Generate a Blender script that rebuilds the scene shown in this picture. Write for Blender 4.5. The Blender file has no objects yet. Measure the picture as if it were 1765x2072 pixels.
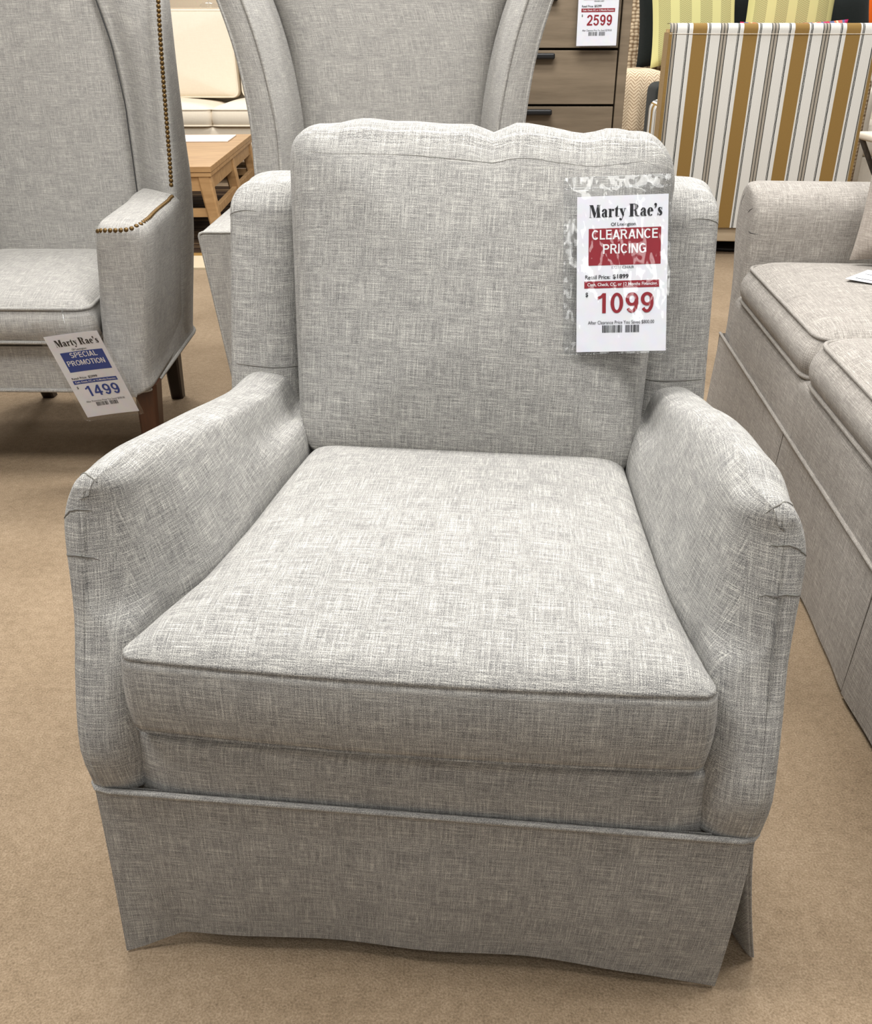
import bpy, bmesh, math, random
import numpy as np
from mathutils import Vector, Matrix
from mathutils.bvhtree import BVHTree

random.seed(7); np.random.seed(7)
SC = bpy.context.scene
COL = SC.collection
PI = math.pi

# ------------------------------------------------------------------ camera
cam_d = bpy.data.cameras.new('camera'); cam = bpy.data.objects.new('camera', cam_d); COL.objects.link(cam)
cam_d.sensor_fit = 'HORIZONTAL'; cam_d.sensor_width = 36.0
cam_d.lens = 36.0 * 1850.0 / 1765.0
cam_d.clip_start = 0.05; cam_d.clip_end = 60
cam.location = (0, 0, 1.08)
cam.rotation_euler = (PI / 2 - 0.485, 0, 0)
SC.camera = cam

# ------------------------------------------------------------------ light
SC.view_settings.view_transform = 'Standard'
SC.view_settings.look = 'None'
SC.view_settings.gamma = 1.0
SC.view_settings.use_curve_mapping = False
SC.view_settings.exposure = 0.0
W = bpy.data.worlds.new('showroom'); SC.world = W; W.use_nodes = True
bg = W.node_tree.nodes['Background']; bg.inputs[0].default_value = (1.0, 0.985, 0.96, 1); bg.inputs[1].default_value = 0.235

def area(name, loc, sx, sy, power, color=(1, 0.988, 0.965), rot=(0, 0, 0)):
    d = bpy.data.lights.new(name, 'AREA'); d.shape = 'RECTANGLE'; d.size = sx; d.size_y = sy
    d.energy = power; d.color = color
    o = bpy.data.objects.new(name, d); COL.objects.link(o); o.location = loc; o.rotation_euler = rot
    return o
for i, (x, y, p) in enumerate([(-1.3, 0.55, 66), (1.2, 0.8, 50), (0.0, 2.0, 74), (-1.7, 3.6, 60), (1.6, 3.4, 60),
                               (-2.2, 6.6, 62), (0.3, 5.4, 52), (2.4, 6.4, 60), (0.2, -1.2, 20), (0.75, -3.0, 16), (-1.4, -3.1, 16), (-2.0, 9.7, 60)]):  # rear pair added for sleeve glints, last lamp added to brighten the back wall
    area('ceiling_or_fill_light', (x, y, 3.1), 1.2, 0.6, p)

# ------------------------------------------------------------------ materials
def new_mat(name, rough=0.6, spec=0.3):
    m = bpy.data.materials.new(name); m.use_nodes = True
    nt = m.node_tree; b = nt.nodes['Principled BSDF']
    b.inputs['Roughness'].default_value = rough
    b.inputs['Specular IOR Level'].default_value = spec
    return m, nt, b

def lin(c):
    c = c / 255.0
    return c / 12.92 if c <= 0.04045 else ((c + 0.055) / 1.055) ** 2.4
def rgb(r, g, b): return (lin(r), lin(g), lin(b), 1.0)

def flat(name, c, rough=0.6, spec=0.3, metal=0.0):
    m, nt, b = new_mat(name, rough, spec)
    b.inputs['Base Color'].default_value = c; b.inputs['Metallic'].default_value = metal
    # faint mottling keeps the surface procedural
    tc = nt.nodes.new('ShaderNodeTexCoord'); n = nt.nodes.new('ShaderNodeTexNoise'); n.inputs['Scale'].default_value = 60
    mx = nt.nodes.new('ShaderNodeMix'); mx.data_type = 'RGBA'; mx.blend_type = 'MULTIPLY'
    mx.inputs[0].default_value = 0.12; mx.inputs[6].default_value = c
    nt.links.new(tc.outputs['Object'], n.inputs['Vector']); nt.links.new(n.outputs['Color'], mx.inputs[7])
    nt.links.new(mx.outputs[2], b.inputs['Base Color'])
    return m

def nmap(nt, src, scale):
    mp = nt.nodes.new('ShaderNodeMapping'); mp.inputs['Scale'].default_value = scale
    nt.links.new(src, mp.inputs['Vector']); return mp.outputs['Vector']
def noise(nt, vec, scale=1.0, detail=2.0, rough=0.5):
    n = nt.nodes.new('ShaderNodeTexNoise'); n.inputs['Scale'].default_value = scale
    n.inputs['Detail'].default_value = detail; n.inputs['Roughness'].default_value = rough
    nt.links.new(vec, n.inputs['Vector']); return n.outputs['Fac']
def math_n(nt, op, a, b=None, c=None):
    n = nt.nodes.new('ShaderNodeMath'); n.operation = op
    for i, v in enumerate((a, b, c)):
        if v is None: continue
        if isinstance(v, (int, float)): n.inputs[i].default_value = v
        else: nt.links.new(v, n.inputs[i])
    return n.outputs[0]
def ramp(nt, fac, stops):
    r = nt.nodes.new('ShaderNodeValToRGB'); cr = r.color_ramp
    while len(cr.elements) < len(stops): cr.elements.new(0.5)
    for e, (p, c) in zip(cr.elements, stops): e.position = p; e.color = c
    nt.links.new(fac, r.inputs['Fac']); return r.outputs['Color']

def weave(name, dark, mid, light, density=1.0, contrast=1.0, bump=0.25, coord='UV'):
    """heathered linen: light and dark slub threads running both ways"""
    m, nt, b = new_mat(name, 0.92, 0.12)
    tc = nt.nodes.new('ShaderNodeTexCoord'); uv = tc.outputs[coord]
    d = density * 1.25
    weft = noise(nt, nmap(nt, uv, (14 * d, 620 * d, 1)), 1, 2.5, 0.62)
    warp = noise(nt, nmap(nt, uv, (620 * d, 14 * d, 1)), 1, 2.5, 0.62)
    weft2 = noise(nt, nmap(nt, uv, (60 * d, 1150 * d, 1)), 1, 1, 0.5)
    warp2 = noise(nt, nmap(nt, uv, (1150 * d, 60 * d, 1)), 1, 1, 0.5)
    grain = noise(nt, nmap(nt, uv, (900 * d, 900 * d, 1)), 1, 1.5, 0.6)
    patch = noise(nt, nmap(nt, uv, (26, 34, 1)), 1, 2, 0.5)
    def cen(x, k): return math_n(nt, 'MULTIPLY', math_n(nt, 'SUBTRACT', x, 0.5), k * contrast)
    def slub(x, k): return math_n(nt, 'MULTIPLY', math_n(nt, 'MAXIMUM', math_n(nt, 'SUBTRACT', x, 0.50), -0.05), k * contrast)
    s = math_n(nt, 'ADD', slub(weft, 0.95), slub(warp, 0.85))
    s = math_n(nt, 'ADD', s, cen(weft2, 0.50)); s = math_n(nt, 'ADD', s, cen(warp2, 0.42))
    s = math_n(nt, 'ADD', s, cen(grain, 1.4)); s = math_n(nt, 'ADD', s, cen(patch, 0.16))
    s = math_n(nt, 'ADD', s, 0.465)
    col = ramp(nt, s, [(0.08, dark), (0.5, mid), (0.92, light)])
    nt.links.new(col, b.inputs['Base Color'])
    bp = nt.nodes.new('ShaderNodeBump'); bp.inputs['Strength'].default_value = bump; bp.inputs['Distance'].default_value = 0.0008
    nt.links.new(s, bp.inputs['Height']); nt.links.new(bp.outputs['Normal'], b.inputs['Normal'])
    b.inputs['Sheen Weight'].default_value = 0.08; b.inputs['Sheen Roughness'].default_value = 0.6
    return m

def wood(name, c0, c1, scale=(3, 40, 40), rough=0.5, spec=0.3):
    m, nt, b = new_mat(name, rough, spec)
    tc = nt.nodes.new('ShaderNodeTexCoord')
    v = nmap(nt, tc.outputs['Object'], scale)
    n = noise(nt, v, 1.0, 5, 0.65)
    col = ramp(nt, n, [(0.25, c0), (0.75, c1)])
    nt.links.new(col, b.inputs['Base Color'])
    bp = nt.nodes.new('ShaderNodeBump'); bp.inputs['Strength'].default_value = 0.1; bp.inputs['Distance'].default_value = 0.002
    nt.links.new(n, bp.inputs['Height']); nt.links.new(bp.outputs['Normal'], b.inputs['Normal'])
    return m

M_LINEN = weave('grey_linen', rgb(66, 66, 69), rgb(151, 149, 145), rgb(222, 219, 210))
M_LINEN_B = weave('grey_linen_wing', rgb(84, 84, 86), rgb(154, 151, 146), rgb(216, 212, 202), 0.9, 0.9)
M_LINEN_C = weave('greige_linen', rgb(76, 73, 70), rgb(149, 143, 136), rgb(216, 210, 200), 0.8, 0.9)
M_LINEN_P = weave('greige_linen_pillow', rgb(92, 84, 78), rgb(158, 148, 138), rgb(206, 197, 186), 0.8, 0.8)
M_CREAM = weave('cream_linen', rgb(206, 192, 170), rgb(236, 224, 204), rgb(246, 238, 222), 0.6, 0.35)
M_WHITE_F = weave('pale_woven', rgb(190, 182, 168), rgb(222, 214, 200), rgb(238, 232, 220), 0.6, 0.5)
M_BLACKF = weave('black_velvet', rgb(14, 18, 18), rgb(28, 33, 32), rgb(44, 50, 48), 0.6, 0.5)
M_CREASE = flat('crease_shade', rgb(124, 122, 117), 0.9, 0.1)  # grey that paints the shade inside cloth creases
M_SEAM = flat('seam_shade', rgb(70, 70, 70), 0.9, 0.1)  # dark grey standing in for shade along seams and sofa pleats
M_LEG_BROWN = wood('walnut_leg', rgb(44, 24, 13), rgb(82, 46, 24), (30, 30, 4), 0.35, 0.5)
M_LEG_DARK = wood('espresso_leg', rgb(22, 14, 10), rgb(44, 28, 20), (30, 30, 4), 0.4, 0.5)
M_CHEST = wood('grey_brown_oak', rgb(104, 91, 74), rgb(142, 126, 106), (2.2, 16, 26), 0.55, 0.25)
M_CHEST_DK = flat('chest_carcass_gap', rgb(44, 34, 26), 0.8, 0.1)
M_OAK = wood('honey_oak', rgb(150, 114, 74), rgb(190, 153, 108), (4, 22, 22), 0.5, 0.3)
M_PLINTH = wood('pale_plinth', rgb(170, 152, 126), rgb(190, 172, 146), (4, 18, 18), 0.5, 0.3)
M_BLACK = flat('black_metal', rgb(20, 20, 22), 0.4, 0.5)
M_BRASS = flat('antique_brass', rgb(104, 80, 44), 0.42, 0.5, 0.7)
M_PAPER = flat('white_paper', rgb(240, 240, 246), 0.55, 0.3)
M_RED = flat('dark_red_ink', rgb(150, 34, 46), 0.5, 0.3)
M_BLUE = flat('blue_ink', rgb(32, 66, 150), 0.5, 0.3)
M_INK = flat('black_ink', rgb(28, 28, 32), 0.5, 0.3)
M_WHITEINK = flat('white_lettering', rgb(244, 242, 244), 0.5, 0.3)
M_MARBLE = flat('white_tray', rgb(236, 228, 222), 0.35, 0.4)
M_WALL = flat('beige_paint', rgb(222, 204, 178), 0.8, 0.2)
M_CONSOLE = flat('pale_lacquer', rgb(226, 208, 182), 0.6, 0.2)
M_THROW = weave('cream_throw', rgb(176, 150, 116), rgb(214, 194, 162), rgb(236, 222, 196), 0.35, 0.8)
def m_chevron():
    m, nt, b = new_mat('cream_chevron_knit', 0.95, 0.1)
    tc = nt.nodes.new('ShaderNodeTexCoord'); sep = nt.nodes.new('ShaderNodeSeparateXYZ'); nt.links.new(tc.outputs['UV'], sep.inputs[0])
    z = math_n(nt, 'PINGPONG', sep.outputs[1], 0.03)
    f = math_n(nt, 'FRACT', math_n(nt, 'DIVIDE', math_n(nt, 'ADD', sep.outputs[0], z), 0.020))
    n = noise(nt, nmap(nt, tc.outputs['UV'], (120, 120, 1)), 1, 2, 0.6)
    f = math_n(nt, 'ADD', f, math_n(nt, 'MULTIPLY', n, 0.5))
    nt.links.new(ramp(nt, f, [(0.35, rgb(150, 124, 96)), (0.75, rgb(222, 204, 178)), (1.0, rgb(214, 196, 168))]), b.inputs['Base Color'])
    return m
M_CHEVRON = m_chevron()
M_ORANGE = flat('orange_fabric', rgb(232, 104, 34), 0.8, 0.1)

def m_carpet():
    m, nt, b = new_mat('tan_carpet', 0.95, 0.08)
    tc = nt.nodes.new('ShaderNodeTexCoord'); o = tc.outputs['Object']
    fine = noise(nt, nmap(nt, o, (330, 330, 330)), 1, 2, 0.6)
    mid = noise(nt, nmap(nt, o, (60, 60, 60)), 1, 3, 0.6)
    big = noise(nt, nmap(nt, o, (3.2, 3.2, 3.2)), 1, 3, 0.5)
    s = math_n(nt, 'ADD', math_n(nt, 'MULTIPLY', fine, 0.55), math_n(nt, 'MULTIPLY', mid, 0.25))
    s = math_n(nt, 'ADD', s, math_n(nt, 'MULTIPLY', big, 0.3))
    col = ramp(nt, s, [(0.34, rgb(108, 91, 72)), (0.55, rgb(145, 126, 103)), (0.76, rgb(174, 154, 130))])
    nt.links.new(col, b.inputs['Base Color'])
    bp = nt.nodes.new('ShaderNodeBump'); bp.inputs['Strength'].default_value = 0.6; bp.inputs['Distance'].default_value = 0.004
    nt.links.new(fine, bp.inputs['Height']); nt.links.new(bp.outputs['Normal'], b.inputs['Normal'])
    return m
M_CARPET = m_carpet()

def m_stripes():
    """ticking stripe: gold band, black double lines, grey triple band, period 0.243 m along U"""
    m, nt, b = new_mat('gold_ticking_stripe', 0.9, 0.1)
    tc = nt.nodes.new('ShaderNodeTexCoord')
    sep = nt.nodes.new('ShaderNodeSeparateXYZ'); nt.links.new(tc.outputs['UV'], sep.inputs[0])
    f = math_n(nt, 'FRACT', math_n(nt, 'DIVIDE', sep.outputs[0], 0.243))
    gold = rgb(143, 114, 66); white = rgb(216, 214, 208); blk = rgb(44, 46, 46); gr = rgb(164, 156, 144)
    stops = [(0.0, gold), (0.275, white), (0.312, blk), (0.326, white), (0.334, blk), (0.350, white), (0.545, blk), (0.562, gr),
             (0.606, blk), (0.624, gr), (0.668, blk), (0.684, white), (0.880, blk), (0.894, white), (0.902, blk), (0.918, white), (0.972, white)]
    r = nt.nodes.new('ShaderNodeValToRGB'); cr = r.color_ramp; cr.interpolation = 'CONSTANT'
    while len(cr.elements) < len(stops): cr.elements.new(0.5)
    for e, (p, c) in zip(cr.elements, stops): e.position = p; e.color = c
    nt.links.new(f, r.inputs['Fac'])
    n = noise(nt, nmap(nt, tc.outputs['UV'], (300, 500, 1)), 1, 2, 0.6)
    mx = nt.nodes.new('ShaderNodeMix'); mx.data_type = 'RGBA'; mx.blend_type = 'MULTIPLY'; mx.inputs[0].default_value = 0.35
    nt.links.new(r.outputs['Color'], mx.inputs[6])
    nt.links.new(ramp(nt, n, [(0.3, (0.6, 0.6, 0.6, 1)), (0.6, (1, 1, 1, 1))]), mx.inputs[7])
    nt.links.new(mx.outputs[2], b.inputs['Base Color'])
    return m
M_STRIPE = m_stripes()
M_GOLD = weave('gold_cloth', rgb(112, 88, 48), rgb(140, 112, 64), rgb(166, 138, 88), 0.6, 0.6)

def m_rug():
    m, nt, b = new_mat('dark_striped_rug', 0.95, 0.05)
    tc = nt.nodes.new('ShaderNodeTexCoord')
    n = noise(nt, nmap(nt, tc.outputs['Object'], (0.6, 26, 1)), 1, 4, 0.7)
    col = ramp(nt, n, [(0.36, rgb(24, 18, 16)), (0.52, rgb(58, 44, 34)), (0.66, rgb(112, 92, 68))])
    nt.links.new(col, b.inputs['Base Color']); return m
M_RUG = m_rug()

def m_herringbone():
    m, nt, b = new_mat('green_herringbone', 0.9, 0.1)
    tc = nt.nodes.new('ShaderNodeTexCoord')
    sep = nt.nodes.new('ShaderNodeSeparateXYZ'); nt.links.new(tc.outputs['UV'], sep.inputs[0])
    u, v = sep.outputs[0], sep.outputs[1]
    z = math_n(nt, 'PINGPONG', u, 0.012)
    f = math_n(nt, 'FRACT', math_n(nt, 'DIVIDE', math_n(nt, 'ADD', v, z), 0.011))
    band = math_n(nt, 'FRACT', math_n(nt, 'DIVIDE', u, 0.13))
    zig = ramp(nt, f, [(0.40, rgb(206, 203, 146)), (0.55, rgb(166, 158, 106))])
    plain = ramp(nt, band, [(0.0, rgb(216, 211, 148)), (1.0, rgb(216, 211, 148))])
    mx = nt.nodes.new('ShaderNodeMix'); mx.data_type = 'RGBA'
    nt.links.new(math_n(nt, 'GREATER_THAN', band, 0.42), mx.inputs[0])
    nt.links.new(plain, mx.inputs[6]); nt.links.new(zig, mx.inputs[7])
    nt.links.new(mx.outputs[2], b.inputs['Base Color']); return m
M_HERR = m_herringbone()

def m_multi():
    m, nt, b = new_mat('red_blue_plaid', 0.9, 0.1)
    tc = nt.nodes.new('ShaderNodeTexCoord')
    sep = nt.nodes.new('ShaderNodeSeparateXYZ'); nt.links.new(tc.outputs['UV'], sep.inputs[0])
    f = math_n(nt, 'FRACT', math_n(nt, 'DIVIDE', sep.outputs[0], 0.13))
    r = nt.nodes.new('ShaderNodeValToRGB'); cr = r.color_ramp; cr.interpolation = 'CONSTANT'
    st = [(0, rgb(176, 40, 74)), (0.18, rgb(92, 96, 128)), (0.4, rgb(226, 108, 78)), (0.5, rgb(240, 190, 150)), (0.58, rgb(220, 92, 84)), (0.78, rgb(98, 98, 130)), (0.9, rgb(170, 50, 110))]
    while len(cr.elements) < len(st): cr.elements.new(0.5)
    for e, (p, c) in zip(cr.elements, st): e.position = p; e.color = c
    nt.links.new(f, r.inputs['Fac']); nt.links.new(r.outputs['Color'], b.inputs['Base Color']); return m
M_MULTI = m_multi()

def m_basket():
    """coarse openwork weave for the beige chair"""
    m, nt, b = new_mat('beige_rope_weave', 0.85, 0.15)
    tc = nt.nodes.new('ShaderNodeTexCoord')
    v = nt.nodes.new('ShaderNodeTexVoronoi'); v.inputs['Scale'].default_value = 1
    v.inputs['Randomness'].default_value = 0.35
    nt.links.new(nmap(nt, tc.outputs['UV'], (34, 46, 1)), v.inputs['Vector'])
    col = ramp(nt, v.outputs['Distance'], [(0.25, rgb(214, 194, 164)), (0.62, rgb(128, 104, 78))])
    nt.links.new(col, b.inputs['Base Color'])
    bp = nt.nodes.new('ShaderNodeBump'); bp.inputs['Strength'].default_value = 0.6; bp.inputs['Distance'].default_value = 0.01; bp.invert = True
    nt.links.new(v.outputs['Distance'], bp.inputs['Height']); nt.links.new(bp.outputs['Normal'], b.inputs['Normal'])
    return m
M_BASKET = m_basket()

def m_plastic():
    m = bpy.data.materials.new('clear_plastic_film'); m.use_nodes = True; nt = m.node_tree
    for n in list(nt.nodes): nt.nodes.remove(n)
    out = nt.nodes.new('ShaderNodeOutputMaterial'); mix = nt.nodes.new('ShaderNodeMixShader')
    tr = nt.nodes.new('ShaderNodeBsdfTransparent'); tr.inputs[0].default_value = (0.965, 0.97, 0.975, 1)
    gl = nt.nodes.new('ShaderNodeBsdfGlossy'); gl.inputs['Roughness'].default_value = 0.06
    tc = nt.nodes.new('ShaderNodeTexCoord')
    n = noise(nt, nmap(nt, tc.outputs['Object'], (20, 9, 20)), 1, 3.0, 0.5)
    bp = nt.nodes.new('ShaderNodeBump'); bp.inputs['Strength'].default_value = 0.6; bp.inputs['Distance'].default_value = 0.010
    nt.links.new(n, bp.inputs['Height'])
    nt.links.new(bp.outputs['Normal'], gl.inputs['Normal'])
    geo = nt.nodes.new('ShaderNodeNewGeometry'); dot = nt.nodes.new('ShaderNodeVectorMath'); dot.operation = 'DOT_PRODUCT'
    nt.links.new(bp.outputs['Normal'], dot.inputs[0]); nt.links.new(geo.outputs['Incoming'], dot.inputs[1])
    om = math_n(nt, 'SUBTRACT', 1.0, math_n(nt, 'MINIMUM', math_n(nt, 'ABSOLUTE', dot.outputs['Value']), 1.0))
    schlick = math_n(nt, 'ADD', 0.05, math_n(nt, 'MULTIPLY', math_n(nt, 'POWER', om, 5.0), 0.95))
    nt.links.new(schlick, mix.inputs[0])
    nt.links.new(tr.outputs[0], mix.inputs[1]); nt.links.new(gl.outputs[0], mix.inputs[2]); nt.links.new(mix.outputs[0], out.inputs[0])
    return m
M_FILM = m_plastic()
def m_glass():
    m, nt, b = new_mat('clear_glass', 0.02, 0.5)
    b.inputs['Transmission Weight'].default_value = 1.0; b.inputs['IOR'].default_value = 1.45
    b.inputs['Base Color'].default_value = (0.97, 0.98, 0.98, 1); return m
M_GLASS = m_glass()

# ------------------------------------------------------------------ object helpers
def tag(o, label=None, cat=None, group=None, kind=None):
    if label: o['label'] = label
    if cat: o['category'] = cat
    if group: o['group'] = group
    if kind: o['kind'] = kind
    return o
def empty(name, loc, rz, label, cat, group=None):
    o = bpy.data.objects.new(name, None); COL.objects.link(o); o.empty_display_size = 0.1
    o.location = loc; o.rotation_euler = (0, 0, rz); return tag(o, label, cat, group)
def link(name, me, mat, parent=None, smooth=True):
    if mat: me.materials.append(mat)
    if smooth:
        for p in me.polygons: p.use_smooth = True
    o = bpy.data.objects.new(name, me); COL.objects.link(o)
    if parent: o.parent = parent
    return o

class MB:
    """collects vertices, faces and per-corner UVs (in metres) into one mesh"""
    def __init__(s): s.v = []; s.f = []; s.uv = []
    def grid(s, P, close_u=False, close_v=False, flip=False, uvoff=(0, 0)):
        P = np.asarray(P, float); n, m = P.shape[:2]; base = len(s.v)
        s.v += [tuple(p) for p in P.reshape(-1, 3)]
        Pu = np.concatenate([P, P[:1]], 0) if close_u else P
        Pv = np.concatenate([P, P[:, :1]], 1) if close_v else P
        U = np.zeros((n + 1, m + 1)); V = np.zeros((n + 1, m + 1))
        du = np.linalg.norm(np.diff(Pu, axis=0), axis=2).cumsum(0); U[1:1 + du.shape[0], :m] = du; U[:, m] = U[:, 0]
        dv = np.linalg.norm(np.diff(Pv, axis=1), axis=2).cumsum(1); V[:n, 1:1 + dv.shape[1]] = dv; V[n, :] = V[0, :]
        for i in range(n if close_u else n - 1):
            for j in range(m if close_v else m - 1):
                q = [(i, j), (i + 1, j), (i + 1, j + 1), (i, j + 1)]
                if flip: q = q[::-1]
                s.f.append([base + (a % n) * m + (b % m) for a, b in q])
                s.uv.append([(V[a, b] + uvoff[0], U[a, b] + uvoff[1]) for a, b in q])
    def box(s, c, d, M=None, bevel=0.0):
        bm = bmesh.new(); bmesh.ops.create_cube(bm, size=1)
        for v in bm.verts: v.co = Vector((v.co.x * d[0], v.co.y * d[1], v.co.z * d[2]))
        if bevel: bmesh.ops.bevel(bm, geom=bm.edges[:], offset=bevel, segments=3, profile=0.6, affect='EDGES')
        base = len(s.v); bm.verts.index_update()
        for v in bm.verts:
            p = v.co + Vector(c)
            s.v.append(tuple(M @ p if M is not None else p))
        for f in bm.faces:
            n = f.normal; a = max(range(3), key=lambda i: abs(n[i])); ax = [(1, 2), (0, 2), (0, 1)][a]
            s.f.append([base + v.index for v in f.verts]); s.uv.append([(v.co[ax[0]], v.co[ax[1]]) for v in f.verts])
        bm.free()
    def poly(s, pts):
        base = len(s.v); s.v += [tuple(p) for p in pts]
        ext = np.ptp(np.array(pts, float), axis=0); k = int(np.argmin(ext)); ax = [(1, 2), (0, 2), (0, 1)][k]
        s.f.append(list(range(base, base + len(pts)))); s.uv.append([(p[ax[0]], p[ax[1]]) for p in pts])
    def tube(s, pts, r, seg=8, closed=False):
        P = np.asarray(pts, float); n = len(P)
        R = np.full(n, r) if np.isscalar(r) else np.asarray(r, float)
        T = np.roll(P, -1, 0) - np.roll(P, 1, 0)
        if not closed: T[0] = P[1] - P[0]; T[-1] = P[-1] - P[-2]
        T /= np.linalg.norm(T, axis=1)[:, None] + 1e-12
        up = np.array([0, 0, 1.0]) if abs(T[0][2]) < 0.9 else np.array([1.0, 0, 0])
        rows = []
        for i in range(n):
            a = up - T[i] * np.dot(up, T[i]); a /= np.linalg.norm(a) + 1e-12; up = a
            b = np.cross(T[i], a)
            rows.append([P[i] + R[i] * (math.cos(t) * a + math.sin(t) * b) for t in np.linspace(0, 2 * PI, seg, endpoint=False)])
        s.grid(rows, close_u=closed, close_v=True)
        if not closed:
            s.poly([rows[0][k] for k in range(seg)][::-1]); s.poly([rows[-1][k] for k in range(seg)])
    def lathe(s, prof, c=(0, 0, 0), seg=32):
        rows = [[(c[0] + r * math.cos(t), c[1] + r * math.sin(t), c[2] + z) for t in np.linspace(0, 2 * PI, seg, endpoint=False)] for r, z in prof]
        s.grid(rows, close_v=True, flip=True)
    def boxuv(s):
        V = np.array(s.v)
        for i, f in enumerate(s.f):
            P = V[f]; n = np.zeros(3)
            for a, b in zip(P, np.roll(P, -1, 0)): n += np.cross(a, b)
            k = int(np.argmax(np.abs(n) * np.array([1, 1, 0.8]))); ax = [(1, 2), (0, 2), (1, 0)][k]
            s.uv[i] = [(p[ax[0]], p[ax[1]]) for p in P]
        return s
    def mesh(s, name):
        me = bpy.data.meshes.new(name); me.from_pydata(s.v, [], s.f)
        uvl = me.uv_layers.new(name='UVMap'); k = 0
        flat_uv = [c for f in s.uv for uv in f for c in uv]
        uvl.data.foreach_set('uv', flat_uv)
        bm = bmesh.new(); bm.from_mesh(me); bmesh.ops.recalc_face_normals(bm, faces=bm.faces[:]); bm.to_mesh(me); bm.free()
        return me
    def build(s, name, mat, parent=None, smooth=True): return link(name, s.mesh(name), mat, parent, smooth)

def cr(P, n, closed=False):
    """Catmull-Rom through the points along axis 0, n samples per span"""
    P = np.asarray(P, float); k = len(P); out = []
    for i in range(k if closed else k - 1):
        if closed: p0, p1, p2, p3 = P[i - 1], P[i], P[(i + 1) % k], P[(i + 2) % k]
        else: p0, p1, p2, p3 = P[max(i - 1, 0)], P[i], P[i + 1], P[min(i + 2, k - 1)]
        for t in np.arange(n) / n:
            out.append(0.5 * (2 * p1 + (p2 - p0) * t + (2 * p0 - 5 * p1 + 4 * p2 - p3) * t * t + (3 * p1 - p0 - 3 * p2 + p3) * t ** 3))
    if not closed: out.append(P[-1])
    return np.array(out)
def interp(x, xs, ys): return float(np.interp(x, xs, ys))
def sinterp(xs, ys, n=24):
    c = cr(np.stack([xs, ys], 1), n); return lambda x: float(np.interp(x, c[:, 0], c[:, 1]))

def outline(corners, radii, per=10, side=16, bow=None):
    """closed rounded polygon; corners counter-clockwise"""
    C = [np.array(c, float) for c in corners]; k = len(C); pts = []
    for i in range(k):
        a, b, c = C[i - 1], C[i], C[(i + 1) % k]; r = radii[i]
        u = (a - b) / np.linalg.norm(a - b); w = (c - b) / np.linalg.norm(c - b)
        s, e = b + u * r, b + w * r
        for t in np.linspace(0, 1, per): pts.append((1 - t) ** 2 * s + 2 * t * (1 - t) * (b * 0.92 + (s + e) * 0.04) + t * t * e)
        e2 = c + (b - c) / np.linalg.norm(b - c) * radii[(i + 1) % k]
        for t in np.linspace(0, 1, side + 2)[1:-1]: pts.append(e + (e2 - e) * t)
    return np.array(pts)

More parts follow.
